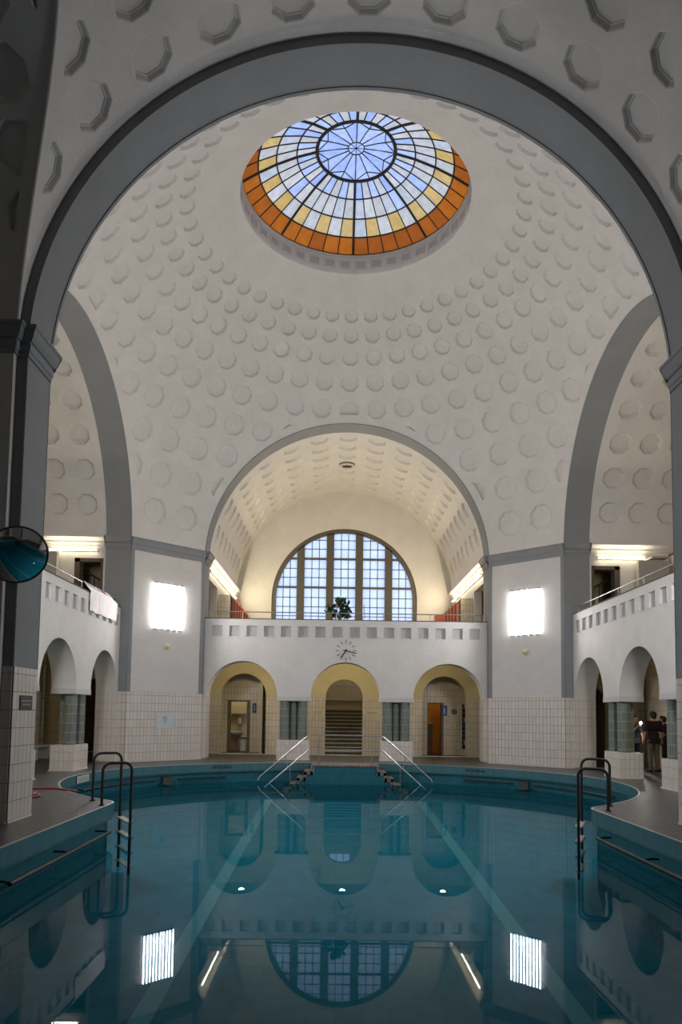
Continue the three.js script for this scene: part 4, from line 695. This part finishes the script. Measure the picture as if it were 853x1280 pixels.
for (const s of [-1, 1]) { const p = dg(s, -1, 0.01 * s, 0.006), o = thing('alarm_sounder', s < 0 ? 'round yellowish sounder below the tubes beside the banner' : 'round yellowish sounder below the tubes opposite the banner', 'sounder', [p[0], 3.73, p[2]], s < 0 ? Math.PI / 4 : -Math.PI / 4); mesh('base', new THREE.CylinderGeometry(0.105, 0.112, 0.04, 24).rotateX(Math.PI / 2).translate(0, 0, 0.02), M.capWhite, o); mesh('dome', new THREE.SphereGeometry(0.085, 20, 10, 0, 6.284, 0, Math.PI / 2).rotateX(Math.PI / 2).translate(0, 0, 0.04), phys([0.55, 0.47, 0.22], { roughness: 0.4 }), o); }
{ const o = thing('vault_vent', 'round dark vent in the crown of the vault before the arched window', 'vent', [0, HS + A, -11.3]); mesh('collar', new THREE.TorusGeometry(0.26, 0.05, 10, 36).rotateX(Math.PI / 2).translate(0, -0.02, 0), M.white, o); mesh('opening', new THREE.CylinderGeometry(0.23, 0.23, 0.03, 30).translate(0, -0.012, 0), M.dark, o); for (let i = -1; i <= 1; i++) mesh('slat', new THREE.BoxGeometry(0.4, 0.012, 0.03).translate(0, -0.04, i * 0.11), M.bronze, o); }

// ---------------------------------------------------------------- pool fittings
for (const s of [-1, 1]) {
  const o = thing('pool_ladder', s < 0 ? 'black two-rail pool ladder at the deck corner beside the red hose' : 'black two-rail pool ladder at the deck corner opposite the hose', 'ladder', s < 0 ? [-4.16, 0, 5.14] : [4.21, 0, 5.02], s < 0 ? 0.52 : -0.4);
  const U = (z) => { const h = z < 0 ? 0.84 : 0.71, p = [[s * 0.34, 0, z], [s * 0.34, h - 0.13, z]]; for (let i = 1; i <= 5; i++) { const a = i * 18 * D2R; p.push([s * (0.34 - 0.13 * (1 - Math.cos(a))), h - 0.13 + 0.13 * Math.sin(a), z]); } p.push([-s * 0.02, h, z]); for (let i = 1; i <= 5; i++) { const a = i * 18 * D2R; p.push([-s * (0.02 + 0.13 * Math.sin(a)), h - 0.13 * (1 - Math.cos(a)), z]); } p.push([-s * 0.15, -1.2, z]); return p; };
  for (const z of [-0.37, 0.37]) { const rl = mesh('side_rail', new MB().tube(U(z), 0.025, 10), M.black, o); mesh('deck_flange', new THREE.CylinderGeometry(0.05, 0.05, 0.02, 18).translate(s * 0.34, 0.01, z), M.black, rl); }
  for (const y of [-0.30, -0.55, -0.80, -1.05]) mesh('tread', new MB().box(-s * 0.15 - 0.06, -s * 0.15 + 0.06, y - 0.02, y, -0.39, 0.39), std([0.22, 0.21, 0.20], { roughness: 0.6 }), o);
}
{
  const o = thing('pool_handrail', 'double steel handrail over the entry platform and down both flights of steps', 'handrail', [0, 0, -4.85]);
  mesh('top_rail', new MB().tube([[-2.72, -0.50, 0], [-2.68, -0.40, 0], [-1.2, 0.89, 0], [-1.1, 0.93, 0], [1.1, 0.93, 0], [1.2, 0.89, 0], [2.68, -0.40, 0], [2.72, -0.50, 0]], 0.021, 10), M.steel, o);
  mesh('lower_rail', new MB().tube([[-2.52, -0.72, 0], [-1.18, 0.45, 0], [-1.08, 0.47, 0], [1.08, 0.47, 0], [1.18, 0.45, 0], [2.52, -0.72, 0]], 0.021, 10), M.steel, o);
  for (const s of [-1, 1]) { mesh('post', new MB().tube([[s * 0.82, 0, 0], [s * 0.82, 0.93, 0]], 0.019), M.steel, o); mesh('brace', new MB().tube([[s * 1.87, 0.31, 0], [s * 1.80, -0.1, 0]], 0.017), M.steel, o); mesh('foot', new THREE.CylinderGeometry(0.045, 0.045, 0.015, 16).translate(s * 0.82, 0.008, 0), M.steel, o); mesh('step_post', new MB().tube([[s * 1.72, 0, 0], [s * 1.72, -0.8, 0]], 0.017), M.steel, o); }
}
for (const s of [-1, 1]) {
  const o = thing('grab_bar', s < 0 ? 'black grab bar along the pool wall below the tiled pier' : 'black grab bar along the pool wall opposite the tiled pier', 'grab bar', [s * 4.05, -0.405, 7.7]);
  mesh('bar', new MB().tube([[0, 0, -1.85], [0, 0, 1.9]], 0.028, 10), M.black, o); for (const z of [-1.8, 0, 1.85]) mesh('bracket', new MB().tube([[0, 0, z], [s * 0.1, 0.02, z], [s * 0.24, 0.02, z]], 0.016), M.black, o);
  const e = (deg, k, y) => [s * (6.7 - k) * Math.cos(deg * D2R), y, -0.2 - (5.75 - k) * Math.sin(deg * D2R)];
  for (const [a0, a1, lab] of [[2, 34, 'curved'], [41, 56, 'short curved']]) { const b = thing('grab_bar', `${lab} black grab bar under the round pool rim ${s < 0 ? 'below the bannered balcony side' : 'below the visitors side'}`, 'grab bar'); mesh('bar', new MB().tube(Array.from({ length: 15 }, (_, i) => e(a0 + (a1 - a0) * i / 14, 0.06, -0.41)), 0.026, 8), M.black, b); for (const a of [a0 + 1, (a0 + a1) / 2, a1 - 1]) mesh('bracket', new MB().tube([e(a, 0.06, -0.41), e(a, -0.12, -0.4)], 0.016), M.black, b); }
  const f = thing('water_inlet', `dark flared water inlet under the rim between the grab bars ${s < 0 ? 'near the banner' : 'opposite the banner'}`, 'inlet', e(37.5, 0.02, -0.42), s * -0.65); mesh('housing', new MB().box(-0.13, 0.13, -0.08, 0.09, -0.12, 0.05), M.dark, f); mesh('flap', new MB().quad([-0.17, -0.12, 0.12], [0.17, -0.12, 0.12], [0.13, 0.08, 0.05], [-0.13, 0.08, 0.05]), M.black, f);
}
{ const o = thing('rim_plate', 'small pale plate with lettering on the curved pool rim by the ladder', 'sign', [-6.665, -0.115, -0.45], Math.PI / 2); mesh('board', new MB().box(-0.42, 0.42, -0.085, 0.085, 0, 0.015), M.capWhite, o); mesh('printed_face', new THREE.PlaneGeometry(0.82, 0.15).translate(0, 0, 0.017), new THREE.MeshStandardMaterial({ map: lines('#a9b0ae', '#6c7472', [[0.42, 0.15, 0.85, 0.18]]), roughness: 0.5 }), o); }
{ const pts = []; for (let i = 0; i < 60; i++) { const a = i / 59 * Math.PI * 5.2, r = 0.42 - 0.018 * i / 6; pts.push([-6.15 + r * Math.cos(a) * 0.95, 0.03 + 0.03 * Math.floor(a / 6.283), 4.55 + r * 1.1 * Math.sin(a)]); } const tail = [[-6.55, 0.03, 3.6], [-6.35, 0.025, 3.22], [-6.0, 0.02, 3.18], [-5.7, 0.02, 3.38], [-5.38, 0.02, 3.66]];
  const c = new THREE.CatmullRomCurve3([...pts.reverse(), ...tail].map((p) => new THREE.Vector3(...p))); tag(mesh('garden_hose', new MB().tube(c.getPoints(260).map((p) => p.toArray()), 0.022, 8), std([0.24, 0.05, 0.042], { roughness: 0.5 })), 'red water hose coiled on the deck beside the tiled pier', 'hose'); }
{ const o = thing('bench', 'small white bench against the tiled wall behind the bannered arcade', 'bench', [-9.95, 0, -5.75]); mesh('seat', new MB().box(-0.3, 0.22, 0.4, 0.46, -0.6, 0.6), M.skirting, o); for (const z of [-0.45, 0.45]) mesh('leg', new MB().box(-0.26, 0.16, 0, 0.4, z - 0.05, z + 0.05), M.skirting, o); }
for (const s of [-1, 1]) { const o = thing('water_pipe', s < 0 ? 'vertical white pipe on the yellow wall behind the bannered arcade' : 'vertical dark pipe on the yellow wall behind the visitors', 'pipe', [s * (BACK - 0.085), 0, -6.8]); mesh('pipe', new MB().tube([[0, 0, 0], [0, 3.72, 0]], 0.035), s < 0 ? M.skirting : M.bronze, o); for (const y of [0.6, 2.0, 3.2]) mesh('pipe_clip', new MB().box(-0.05, 0.05, y - 0.02, y + 0.02, -0.045, 0.045), M.railgrey, o); }
tag(mesh('wall_board', new MB().box(BACK - 0.03, BACK, 2.3, 3.02, -6.5, -5.75), painted([0.62, 0.55, 0.38])), 'pale blank board on the yellow wall above the visitors', 'board');

// ---------------------------------------------------------------- cabins on the galleries
for (const s of [-1, 1]) {
  const o = thing('changing_cabin', s < 0 ? 'row of cabins with dark red doors and orange posts on the far gallery' : 'row of cabins with salmon red doors on the far gallery', 'cabin'), x0 = s * 4.46, x1 = s * (A - 0.015), xa = Math.min(x0, x1), xb = Math.max(x0, x1);
  mesh('carcass', new MB().box(xa, xb, GAL, 6.12, -14.9, -9.93), M.brown, o);
  mesh('tile_joints', new MB().box(xa, xb, GAL, 6.14, -9.93, -9.91), M.grout, o); tileWall(o, [xa, GAL, -9.905], [1, 0, 0], Math.abs(x1 - x0), 2.19, { mats: ochreTiles, th: 0.24 });
  const handle = (x, z) => { const h = new THREE.Mesh(new MB().box(x - 0.015, x + 0.015, 5.0, 5.14, z - 0.012, z + 0.012).geo(), M.steel); h.name = 'handle'; h.castShadow = h.receiveShadow = true; return h; };
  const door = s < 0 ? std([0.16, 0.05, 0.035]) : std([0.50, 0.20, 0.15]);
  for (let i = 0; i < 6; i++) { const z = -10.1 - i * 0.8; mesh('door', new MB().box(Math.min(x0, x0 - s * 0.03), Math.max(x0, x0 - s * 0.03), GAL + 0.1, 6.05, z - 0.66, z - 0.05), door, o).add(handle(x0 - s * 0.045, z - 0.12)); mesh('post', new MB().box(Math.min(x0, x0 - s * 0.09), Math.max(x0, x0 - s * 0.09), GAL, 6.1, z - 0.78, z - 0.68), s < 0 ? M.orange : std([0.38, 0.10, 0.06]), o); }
}
tag(mesh('storage_box', new MB().box(3.35, 3.7, 4.86, 5.34, -9.3, -9.0).box(3.35, 3.7, GAL, 4.86, -9.28, -9.02), M.orange), 'bright orange box on the gallery beside the salmon cabins', 'box');
for (const s of [-1, 1]) {
  const o = thing('gallery_cubicle', s < 0 ? 'grey panelled cubicle on the gallery above the white banner' : 'grey panelled cubicle on the gallery above the visitors', 'cubicle', [0, 0, 0], s < 0 ? Math.PI / 2 : -Math.PI / 2), k = s < 0 ? 1 : -1;      // stands against the far side wall of its bay
  const b = (x0, x1) => [Math.min(k * x0, k * x1), Math.max(k * x0, k * x1)];
  mesh('front_panel', new MB().box(...b(4.1, A - 0.03), GAL, 6.5, -9.75, -9.35), M.cabin, o); mesh('side_panel', new MB().box(...b(3.9, 4.08), GAL, 6.42, -9.8, -8.9), M.cabin, o); mesh('top_board', new MB().box(...b(3.88, A - 0.03), 6.5, 6.56, -9.8, -9.3), M.cabin, o);
  const p = thing('partition', s < 0 ? 'cream partition behind the cubicle above the banner' : 'cream partition behind the cubicle above the visitors', 'partition', [0, 0, 0], s < 0 ? Math.PI / 2 : -Math.PI / 2); mesh('panel', new MB().box(...b(3.5, A - 0.03), GAL, 6.78, -10.9, -10.3), M.beige, p); mesh('post', new MB().tube([[k * 3.45, GAL, -10.28], [k * 3.45, 7.0, -10.28]], 0.03), M.brown, p); mesh('top_rail', new MB().box(...b(3.4, A - 0.03), 6.78, 6.84, -10.92, -10.28), M.brown, p);
}
// ---------------------------------------------------------------- plants on the far gallery
{
  const o = thing('potted_tree', 'bushy dark green potted tree behind the far parapet railing', 'plant', [-0.25, GAL, -8.32]); const leafM = [[0.02, 0.06, 0.025], [0.03, 0.085, 0.03], [0.015, 0.045, 0.02]].map((c) => std(c, { roughness: 0.45, side: THREE.DoubleSide }));
  mesh('pot', new THREE.LatheGeometry([[0, 0], [0.2, 0], [0.26, 0.42], [0.28, 0.45], [0.24, 0.45], [0.22, 0.38], [0, 0.38]].map((p) => new THREE.Vector2(...p)), 28), std([0.25, 0.11, 0.06]), o);
  const ends = [[-0.36, 1.40, 0], [-0.25, 1.22, 0.08], [-0.12, 1.5, -0.05], [0.02, 1.72, 0.02], [0.1, 1.66, 0.1], [0.2, 1.5, 0], [0.32, 1.42, 0.05], [0.15, 1.25, 0.12], [0.0, 1.2, 0.1], [0.28, 1.2, -0.05]];
  mesh('trunk', new MB().tube([[0, 0.38, 0], [0.02, 0.8, 0.01], [0, 1.1, 0]], 0.028), M.brown, o); for (const e of ends) mesh('branch', new MB().tube([[0.0, 0.95, 0], [e[0] * 0.5, (e[1] + 0.95) / 2, e[2] * 0.5], e], 0.009, 6), M.brown, o);
  const lg = new THREE.BufferGeometry(); lg.setAttribute('position', new THREE.Float32BufferAttribute([0, 0, 0, 0.04, 0.055, 0.012, 0, 0.07, 0, -0.04, 0.055, 0.012, 0.03, 0.11, 0, 0, 0.15, -0.015, -0.03, 0.11, 0], 3)); lg.setIndex([0, 1, 2, 0, 2, 3, 1, 4, 2, 2, 6, 3, 2, 4, 5, 2, 5, 6]); lg.computeVertexNormals();
  for (let i = 0; i < 270; i++) { const e = ends[i % ends.length], l = mesh('leaf', lg, leafM[i % 3], o); l.position.set(e[0] + (rnd() - 0.5) * 0.24, e[1] + (rnd() - 0.5) * 0.24, e[2] + (rnd() - 0.5) * 0.24); l.rotation.set(rnd() * 2.2 - 0.6, rnd() * 6.28, rnd() * 2 - 1); const k = 0.9 + rnd() * 0.55; l.scale.set(k, k, k); }
  const t = thing('bare_twig', 'thin bare twig in a small pot behind the far railing', 'plant', [0.6, GAL, -8.1]); mesh('pot', new THREE.CylinderGeometry(0.12, 0.09, 0.85, 18).translate(0, 0.425, 0), M.brown, t); mesh('stem', new MB().tube([[0, 0.8, 0], [-0.02, 1.08, 0], [0.09, 1.17, 0], [0.05, 1.35, 0], [0.06, 1.62, 0]], 0.012, 6), M.bronze, t); mesh('side_stem', new MB().tube([[-0.02, 1.05, 0], [-0.03, 1.3, 0.02]], 0.008, 6), M.bronze, t);
}
// ---------------------------------------------------------------- washroom and amber room
{
  const z = -13.08; tag(mesh('wall_cabinet', new MB().box(-4.85, -4.1, 1.55, 2.05, z, z + 0.14), std([0.72, 0.64, 0.46])), 'cream wall cabinet above the basin in the washroom', 'cabinet');
  const b = thing('wash_basin', 'white wash basin seen through the washroom doorway', 'basin', [-4.55, 0.66, z]); mesh('bowl', new THREE.SphereGeometry(0.27, 28, 14, 0, 6.284, Math.PI / 2, Math.PI / 2).scale(1, 0.6, 0.85).translate(0, 0.12, 0.24), M.capWhite, b); mesh('rim', new THREE.TorusGeometry(0.26, 0.025, 8, 32).rotateX(Math.PI / 2).scale(1, 1, 0.85).translate(0, 0.12, 0.24), M.capWhite, b); mesh('drain_pipe', new MB().tube([[0, 0, 0.24], [0, -0.3, 0.2], [0, -0.32, 0]], 0.03), M.steel, b); mesh('tap', new MB().tube([[0, 0.14, 0.06], [0, 0.3, 0.08], [0, 0.28, 0.2]], 0.016), M.steel, b);
  const d = thing('soap_dispenser', 'white soap dispenser on the washroom tiles above the basin', 'dispenser', [-4.38, 1.25, z + 0.03]); mesh('tank', new MB().box(-0.07, 0.07, -0.12, 0.13, 0, 0.1), M.capWhite, d); mesh('spout', new MB().box(-0.03, 0.03, -0.16, -0.12, 0.02, 0.09), M.railgrey, d);
  const w = thing('waste_bin', 'white bin with a green lid below the washroom basin', 'bin', [-4.2, 0, z + 0.25]); mesh('body', new THREE.CylinderGeometry(0.17, 0.14, 0.5, 24).translate(0, 0.25, 0), M.capWhite, w); mesh('lid', new THREE.CylinderGeometry(0.18, 0.18, 0.06, 24).translate(0, 0.53, 0), std([0.04, 0.14, 0.09]), w);
  const c = thing('wooden_cupboard', 'dark wooden slatted cupboard inside the amber room doorway', 'cupboard', [3.45, 0, -12.2]); mesh('body', new MB().box(-0.1, 0.25, 0.05, 1.24, -0.3, 0), M.brown, c); mesh('top', new MB().box(-0.13, 0.28, 1.24, 1.28, -0.33, 0.02), M.woodAmber, c); for (let i = 0; i < 4; i++) mesh('slat', new MB().box(-0.08 + i * 0.085, -0.02 + i * 0.085, 0.12, 1.18, 0, 0.015), std([0.13, 0.07, 0.03]), c);
  const k = thing('shower_curtain', 'dark blue patterned curtain hanging beside the round sign', 'curtain', [4.83, 0, -11.08]); const tex = print(64, 256, (q, ww, hh) => { q.fillStyle = '#5d6f86'; q.fillRect(0, 0, ww, hh); let sd = 5; for (let j = 0; j < 10; j++) for (let i = 0; i < 3; i++) { sd = (sd * 29 + 7) % 97; q.fillStyle = ['#0c1017', '#1b2738', '#8593a3', '#0b0d12'][sd % 4]; q.fillRect(i * 22, j * 26, 20, 22); } });
  const pg = new THREE.PlaneGeometry(0.2, 1.77, 14, 1); { const p = pg.attributes.position; for (let i = 0; i < p.count; i++) p.setZ(i, 0.025 * Math.sin(p.getX(i) * 75)); pg.computeVertexNormals(); pg.translate(0, 1.17, 0); } mesh('cloth', pg, new THREE.MeshStandardMaterial({ map: tex, roughness: 0.8, side: THREE.DoubleSide }), k); mesh('rod', new MB().tube([[-0.12, 2.08, 0], [0.16, 2.08, 0]], 0.012), M.steel, k);
}

// ---------------------------------------------------------------- visitors
function surfaceNet(f, lo, hi, cell) {
  const n = [0, 1, 2].map((i) => Math.ceil((hi[i] - lo[i]) / cell) + 1), id = (i, j, k) => (k * n[1] + j) * n[0] + i, v = new Float32Array(n[0] * n[1] * n[2]);
  for (let k = 0; k < n[2]; k++) for (let j = 0; j < n[1]; j++) for (let i = 0; i < n[0]; i++) v[id(i, j, k)] = f(lo[0] + i * cell, lo[1] + j * cell, lo[2] + k * cell);
  const pos = [], idx = [], at = new Map(), C = [[0, 0, 0], [1, 0, 0], [0, 1, 0], [1, 1, 0], [0, 0, 1], [1, 0, 1], [0, 1, 1], [1, 1, 1]], E = [[0, 1], [2, 3], [4, 5], [6, 7], [0, 2], [1, 3], [4, 6], [5, 7], [0, 4], [1, 5], [2, 6], [3, 7]];
  for (let k = 0; k + 1 < n[2]; k++) for (let j = 0; j + 1 < n[1]; j++) for (let i = 0; i + 1 < n[0]; i++) {
    const w = C.map(([a, b, c]) => v[id(i + a, j + b, k + c)]), m = w.reduce((s, x, q) => s | (x < 0 ? 1 << q : 0), 0); if (!m || m === 255) continue;
    let s = [0, 0, 0], c = 0; for (const [a, b] of E) if ((w[a] < 0) !== (w[b] < 0)) { const t = w[a] / (w[a] - w[b]); for (let q = 0; q < 3; q++) s[q] += C[a][q] + (C[b][q] - C[a][q]) * t; c++; }
    at.set(id(i, j, k), pos.length / 3); pos.push(lo[0] + (i + s[0] / c) * cell, lo[1] + (j + s[1] / c) * cell, lo[2] + (k + s[2] / c) * cell);
  }
  for (let k = 1; k + 1 < n[2]; k++) for (let j = 1; j + 1 < n[1]; j++) for (let i = 1; i + 1 < n[0]; i++) {
    const a = v[id(i, j, k)] < 0;
    for (const [d, q] of [[[1, 0, 0], [[0, -1, -1], [0, 0, -1], [0, 0, 0], [0, -1, 0]]], [[0, 1, 0], [[-1, 0, -1], [-1, 0, 0], [0, 0, 0], [0, 0, -1]]], [[0, 0, 1], [[-1, -1, 0], [0, -1, 0], [0, 0, 0], [-1, 0, 0]]]]) {
      const b = v[id(i + d[0], j + d[1], k + d[2])] < 0; if (a === b) continue;
      const [p0, p1, p2, p3] = q.map(([x, y, z]) => at.get(id(i + x, j + y, k + z))); if ([p0, p1, p2, p3].some((x) => x === undefined)) continue;
      a ? idx.push(p0, p1, p2, p0, p2, p3) : idx.push(p0, p2, p1, p0, p3, p2);
    }
  }
  const g = new THREE.BufferGeometry(); g.setAttribute('position', new THREE.Float32BufferAttribute(pos, 3)); g.setIndex(idx); g.computeVertexNormals(); return g.toNonIndexed();
}
const cap = (x, y, z, [a, b, ra, rb]) => { const d = sub(b, a), p = [x - a[0], y - a[1], z - a[2]], t = Math.max(0, Math.min(1, dot(p, d) / (dot(d, d) || 1))); return Math.hypot(p[0] - d[0] * t, p[1] - d[1] * t, p[2] - d[2] * t) - (ra + (rb - ra) * t); };
const field = (caps, k = 0.03) => (x, y, z) => { let r = 1e3; for (const c of caps) { const d = cap(x, y, z, c), h = Math.max(0, Math.min(1, 0.5 + 0.5 * (r - d) / k)); r = r + (d - r) * h - k * h * (1 - h); } return r; };
function netOf(caps, cell, k, cut) { const lo = [1e3, 1e3, 1e3], hi = [-1e3, -1e3, -1e3]; for (const [a, b, ra, rb] of caps) for (let i = 0; i < 3; i++) { lo[i] = Math.min(lo[i], a[i] - ra, b[i] - rb); hi[i] = Math.max(hi[i], a[i] + ra, b[i] + rb); } const f = field(caps, k); return surfaceNet(cut ? (x, y, z) => Math.max(f(x, y, z), cut(x, y, z)) : f, lo.map((x) => x - 3 * cell), hi.map((x) => x + 3 * cell), cell); }
function person(label, at, turn, H, pose, col) {
  const o = thing('person', label, 'person', at, turn), k = H / 1.78, sc = (p) => p.map((x) => x * k), { hands, look = [0, 0, 0] } = pose;
  const hip = 0.095, J = { hipL: [-hip, 0.93, 0], hipR: [hip, 0.93, 0], kneeL: pose.kneeL || [-0.1, 0.5, 0.02], kneeR: pose.kneeR || [0.1, 0.5, 0.02], ankL: [-0.11, 0.09, -0.02], ankR: [0.11, 0.09, -0.02], shL: [-0.185, 1.43, -0.01], shR: [0.185, 1.43, -0.01] };
  const head = [look[0], 1.655 + look[1], 0.02 + look[2]];
  const arms = []; for (const s of [0, 1]) { const [el, wr] = hands[s]; arms.push([s ? J.shR : J.shL, el, 0.05, 0.04], [el, wr, 0.04, 0.027]); }
  const legs = [[J.hipL, J.kneeL, 0.083, 0.056], [J.hipR, J.kneeR, 0.083, 0.056], [J.kneeL, J.ankL, 0.056, 0.038], [J.kneeR, J.ankR, 0.056, 0.038]];
  const torso = [[[-0.06, 0.96, 0], [0.06, 0.96, 0], 0.115, 0.115], [[-0.05, 1.1, 0.0], [0.05, 1.1, 0], 0.105, 0.105], [[-0.075, 1.32, 0], [0.075, 1.32, 0], 0.112, 0.112], [J.shL, J.shR, 0.06, 0.06]];
  const feet = [[J.ankL, [-0.12, 0.04, 0.14], 0.04, 0.03], [J.ankR, [0.12, 0.04, 0.14], 0.04, 0.03]];
  const hd = [[[0, 1.45, -0.01], [head[0] * 0.8, 1.57, head[2] - 0.02], 0.055, 0.052], [[head[0], head[1] + 0.025, head[2] - 0.015], [head[0], head[1] + 0.02, head[2] + 0.02], 0.088, 0.08], [[head[0], head[1] - 0.04, head[2] + 0.03], [head[0], head[1] - 0.065, head[2] + 0.045], 0.058, 0.045]];
  const S1 = (list, grow = 0) => list.map(([a, b, ra, rb]) => [sc(a), sc(b), (ra + grow) * k, (rb + grow) * k]);
  const faceBits = [[[head[0], head[1] + 0.01, head[2] + 0.09], [head[0], head[1] - 0.022, head[2] + 0.108], 0.012, 0.015], ...[-1, 1].map((s) => [[head[0] + s * 0.082, head[1] + 0.02, head[2]], [head[0] + s * 0.086, head[1] - 0.02, head[2]], 0.016, 0.011])];
  const handCaps = (s) => { const [el, wr] = hands[s], d = norm(sub(wr, el)), side = norm(cross(d, [0, 0.2, 1])), up = norm(cross(side, d)), at2 = (f, w, u) => [0, 1, 2].map((i) => wr[i] + d[i] * f + side[i] * w + up[i] * u), out = [[at2(0.0, 0, 0), at2(0.07, 0.012, 0), 0.026, 0.026], [at2(0.02, -0.01, 0), at2(0.075, -0.016, 0), 0.022, 0.02]]; [[0.03, 0.075], [0.011, 0.085], [-0.009, 0.08], [-0.028, 0.062]].forEach(([w, l]) => { out.push([at2(0.075, w, 0), at2(0.075 + l * 0.55, w * 1.05, 0.008), 0.0095, 0.009], [at2(0.075 + l * 0.55, w * 1.05, 0.008), at2(0.075 + l, w * 1.0, 0.028), 0.009, 0.008]); }); out.push([at2(0.02, 0.03, 0.0), at2(0.055, 0.06, 0.012), 0.012, 0.011], [at2(0.055, 0.06, 0.012), at2(0.09, 0.062, 0.022), 0.011, 0.009]); return out; };
  const skin = std(col.skin, { roughness: 0.6 }), parts = [netOf(S1([...torso, ...arms, ...legs, ...feet, ...hd]), 0.016, 0.03), netOf(S1([...hd.slice(1), ...faceBits]), 0.006, 0.014), netOf(S1(handCaps(0)), 0.0045, 0.006), netOf(S1(handCaps(1)), 0.0045, 0.006)];
  mesh('body', mergeGeometries(parts), skin, o);
  const cloth = (name, caps, grow, c, cut, kk = 0.04) => mesh(name, netOf(S1(caps, grow), 0.014, kk, cut), std(c, { roughness: 0.9 }), o);
  const sleeve = arms.map(([a, b, ra, rb], i) => i % 2 ? null : [a, mix(a, b, col.sleeve ?? 0.75), ra + 0.006, rb + 0.012]).filter(Boolean); if (col.longSleeve) sleeve.push(...arms.filter((_, i) => i % 2));
  cloth('shirt', [...torso, [[-0.07, 0.86, 0], [0.07, 0.86, 0], 0.105, 0.105], ...sleeve], 0.018, col.shirt, (x, y) => (col.hem ?? 0.84) * k - y);
  cloth('trousers', [...legs, [[-0.06, 0.93, 0], [0.06, 0.93, 0], 0.11, 0.11]], 0.019, col.trousers, (x, y) => Math.max(0.07 * k - y, y - 1.0 * k), 0.02);
  mesh('shoes', netOf(S1([[[-0.115, 0.045, -0.05], [-0.125, 0.035, 0.16], 0.045, 0.036], [[0.115, 0.045, -0.05], [0.125, 0.035, 0.16], 0.045, 0.036]]), 0.012, 0.01, (x, y) => 0.002 - y), std([0.015, 0.014, 0.014]), o);
  mesh('hair', netOf(S1([[[head[0], head[1] + 0.035, head[2] - 0.035], [head[0], head[1] + 0.045, head[2] + 0.012], 0.097, 0.09], [[head[0], head[1] - 0.02, head[2] - 0.05], [head[0], head[1] + 0.03, head[2] - 0.04], 0.075, 0.085], ...(col.longHair ? [[[head[0], head[1] - 0.02, head[2] - 0.05], [head[0], head[1] - 0.22, head[2] - 0.07], 0.075, 0.05]] : [])]), 0.008, 0.02, (x, y, z) => { const zz = z / k - head[2], yy = y / k - head[1]; return (zz - 0.045 - Math.max(0, yy - 0.05) * 1.2) * k; }), std(col.hair, { roughness: 0.7 }), o);
  const eye = std([0.02, 0.018, 0.016], { roughness: 0.3 }); for (const s of [-1, 1]) mesh('eye', new THREE.SphereGeometry(0.009 * k, 10, 8).translate(...sc([head[0] + s * 0.032, head[1] + 0.012, head[2] + 0.088])), eye, o); mesh('mouth', new THREE.SphereGeometry(0.018 * k, 12, 6).scale(1, 0.28, 0.4).translate(...sc([head[0], head[1] - 0.05, head[2] + 0.086])), std([0.30, 0.12, 0.10]), o);
  return o;
}
const hang = [[[-0.25, 1.16, -0.03], [-0.27, 0.92, 0.03]], [[0.25, 1.16, -0.03], [0.27, 0.92, 0.03]]];
person('person in a dark maroon T-shirt and khaki trousers seen from behind', [9.2, 0, -3.75], Math.PI + 0.12, 1.80, { hands: [hang[0], [[0.27, 1.17, -0.02], [0.29, 0.93, 0.04]]] }, { skin: [0.42, 0.25, 0.18], shirt: [0.016, 0.004, 0.006], trousers: [0.13, 0.108, 0.075], hair: [0.02, 0.014, 0.01] });
person('person in black clothes with head bowed beside the maroon T-shirt', [9.72, 0, -4.15], -Math.PI * 0.62, 1.70, { hands: [[[-0.25, 1.17, 0.02], [-0.25, 0.95, 0.1]], [[0.24, 1.17, 0.04], [0.2, 0.96, 0.16]]], look: [0, -0.03, 0.05] }, { skin: [0.40, 0.24, 0.17], shirt: [0.016, 0.015, 0.017], trousers: [0.012, 0.012, 0.013], hair: [0.03, 0.018, 0.012] });
const photo = person('person in slate blue top raising a lit phone behind the tiled column', [9.28, 0, -5.35], 0.3, 1.68, { hands: [[[-0.22, 1.2, 0.12], [-0.07, 1.42, 0.26]], [[0.27, 1.2, 0.02], [0.24, 1.0, 0.12]]] }, { skin: [0.42, 0.26, 0.19], shirt: [0.06, 0.085, 0.115], trousers: [0.012, 0.012, 0.014], hair: [0.012, 0.01, 0.01] });
person('person in dark coat standing in the dark passage behind the tiled column', [8.1, 0, -6.5], 0.9, 1.72, { hands: hang }, { skin: [0.3, 0.18, 0.13], shirt: [0.01, 0.01, 0.011], trousers: [0.01, 0.01, 0.01], hair: [0.01, 0.008, 0.008], longSleeve: true, sleeve: 1, hem: 0.7 });
{ const p = new THREE.Vector3(-0.06, 1.42, 0.36).applyAxisAngle(new THREE.Vector3(0, 1, 0), 0.3).add(photo.position), o = thing('smartphone', 'small phone with a bright white flash held up behind the column', 'phone', p.toArray(), 0.3); mesh('case', new MB().box(-0.036, 0.036, -0.075, 0.075, -0.006, 0.004), M.black, o); mesh('flash_light', new THREE.SphereGeometry(0.05, 14, 10).scale(1, 0.8, 0.3).translate(0, 0.03, 0.012), glow([1, 0.93, 0.86], 9), o); const l = new THREE.PointLight(new THREE.Color().setRGB(1, 0.93, 0.86), 0.5); l.position.set(0, 0.03, 0.06); l.castShadow = true; o.add(l); }

renderer.render(scene, camera);
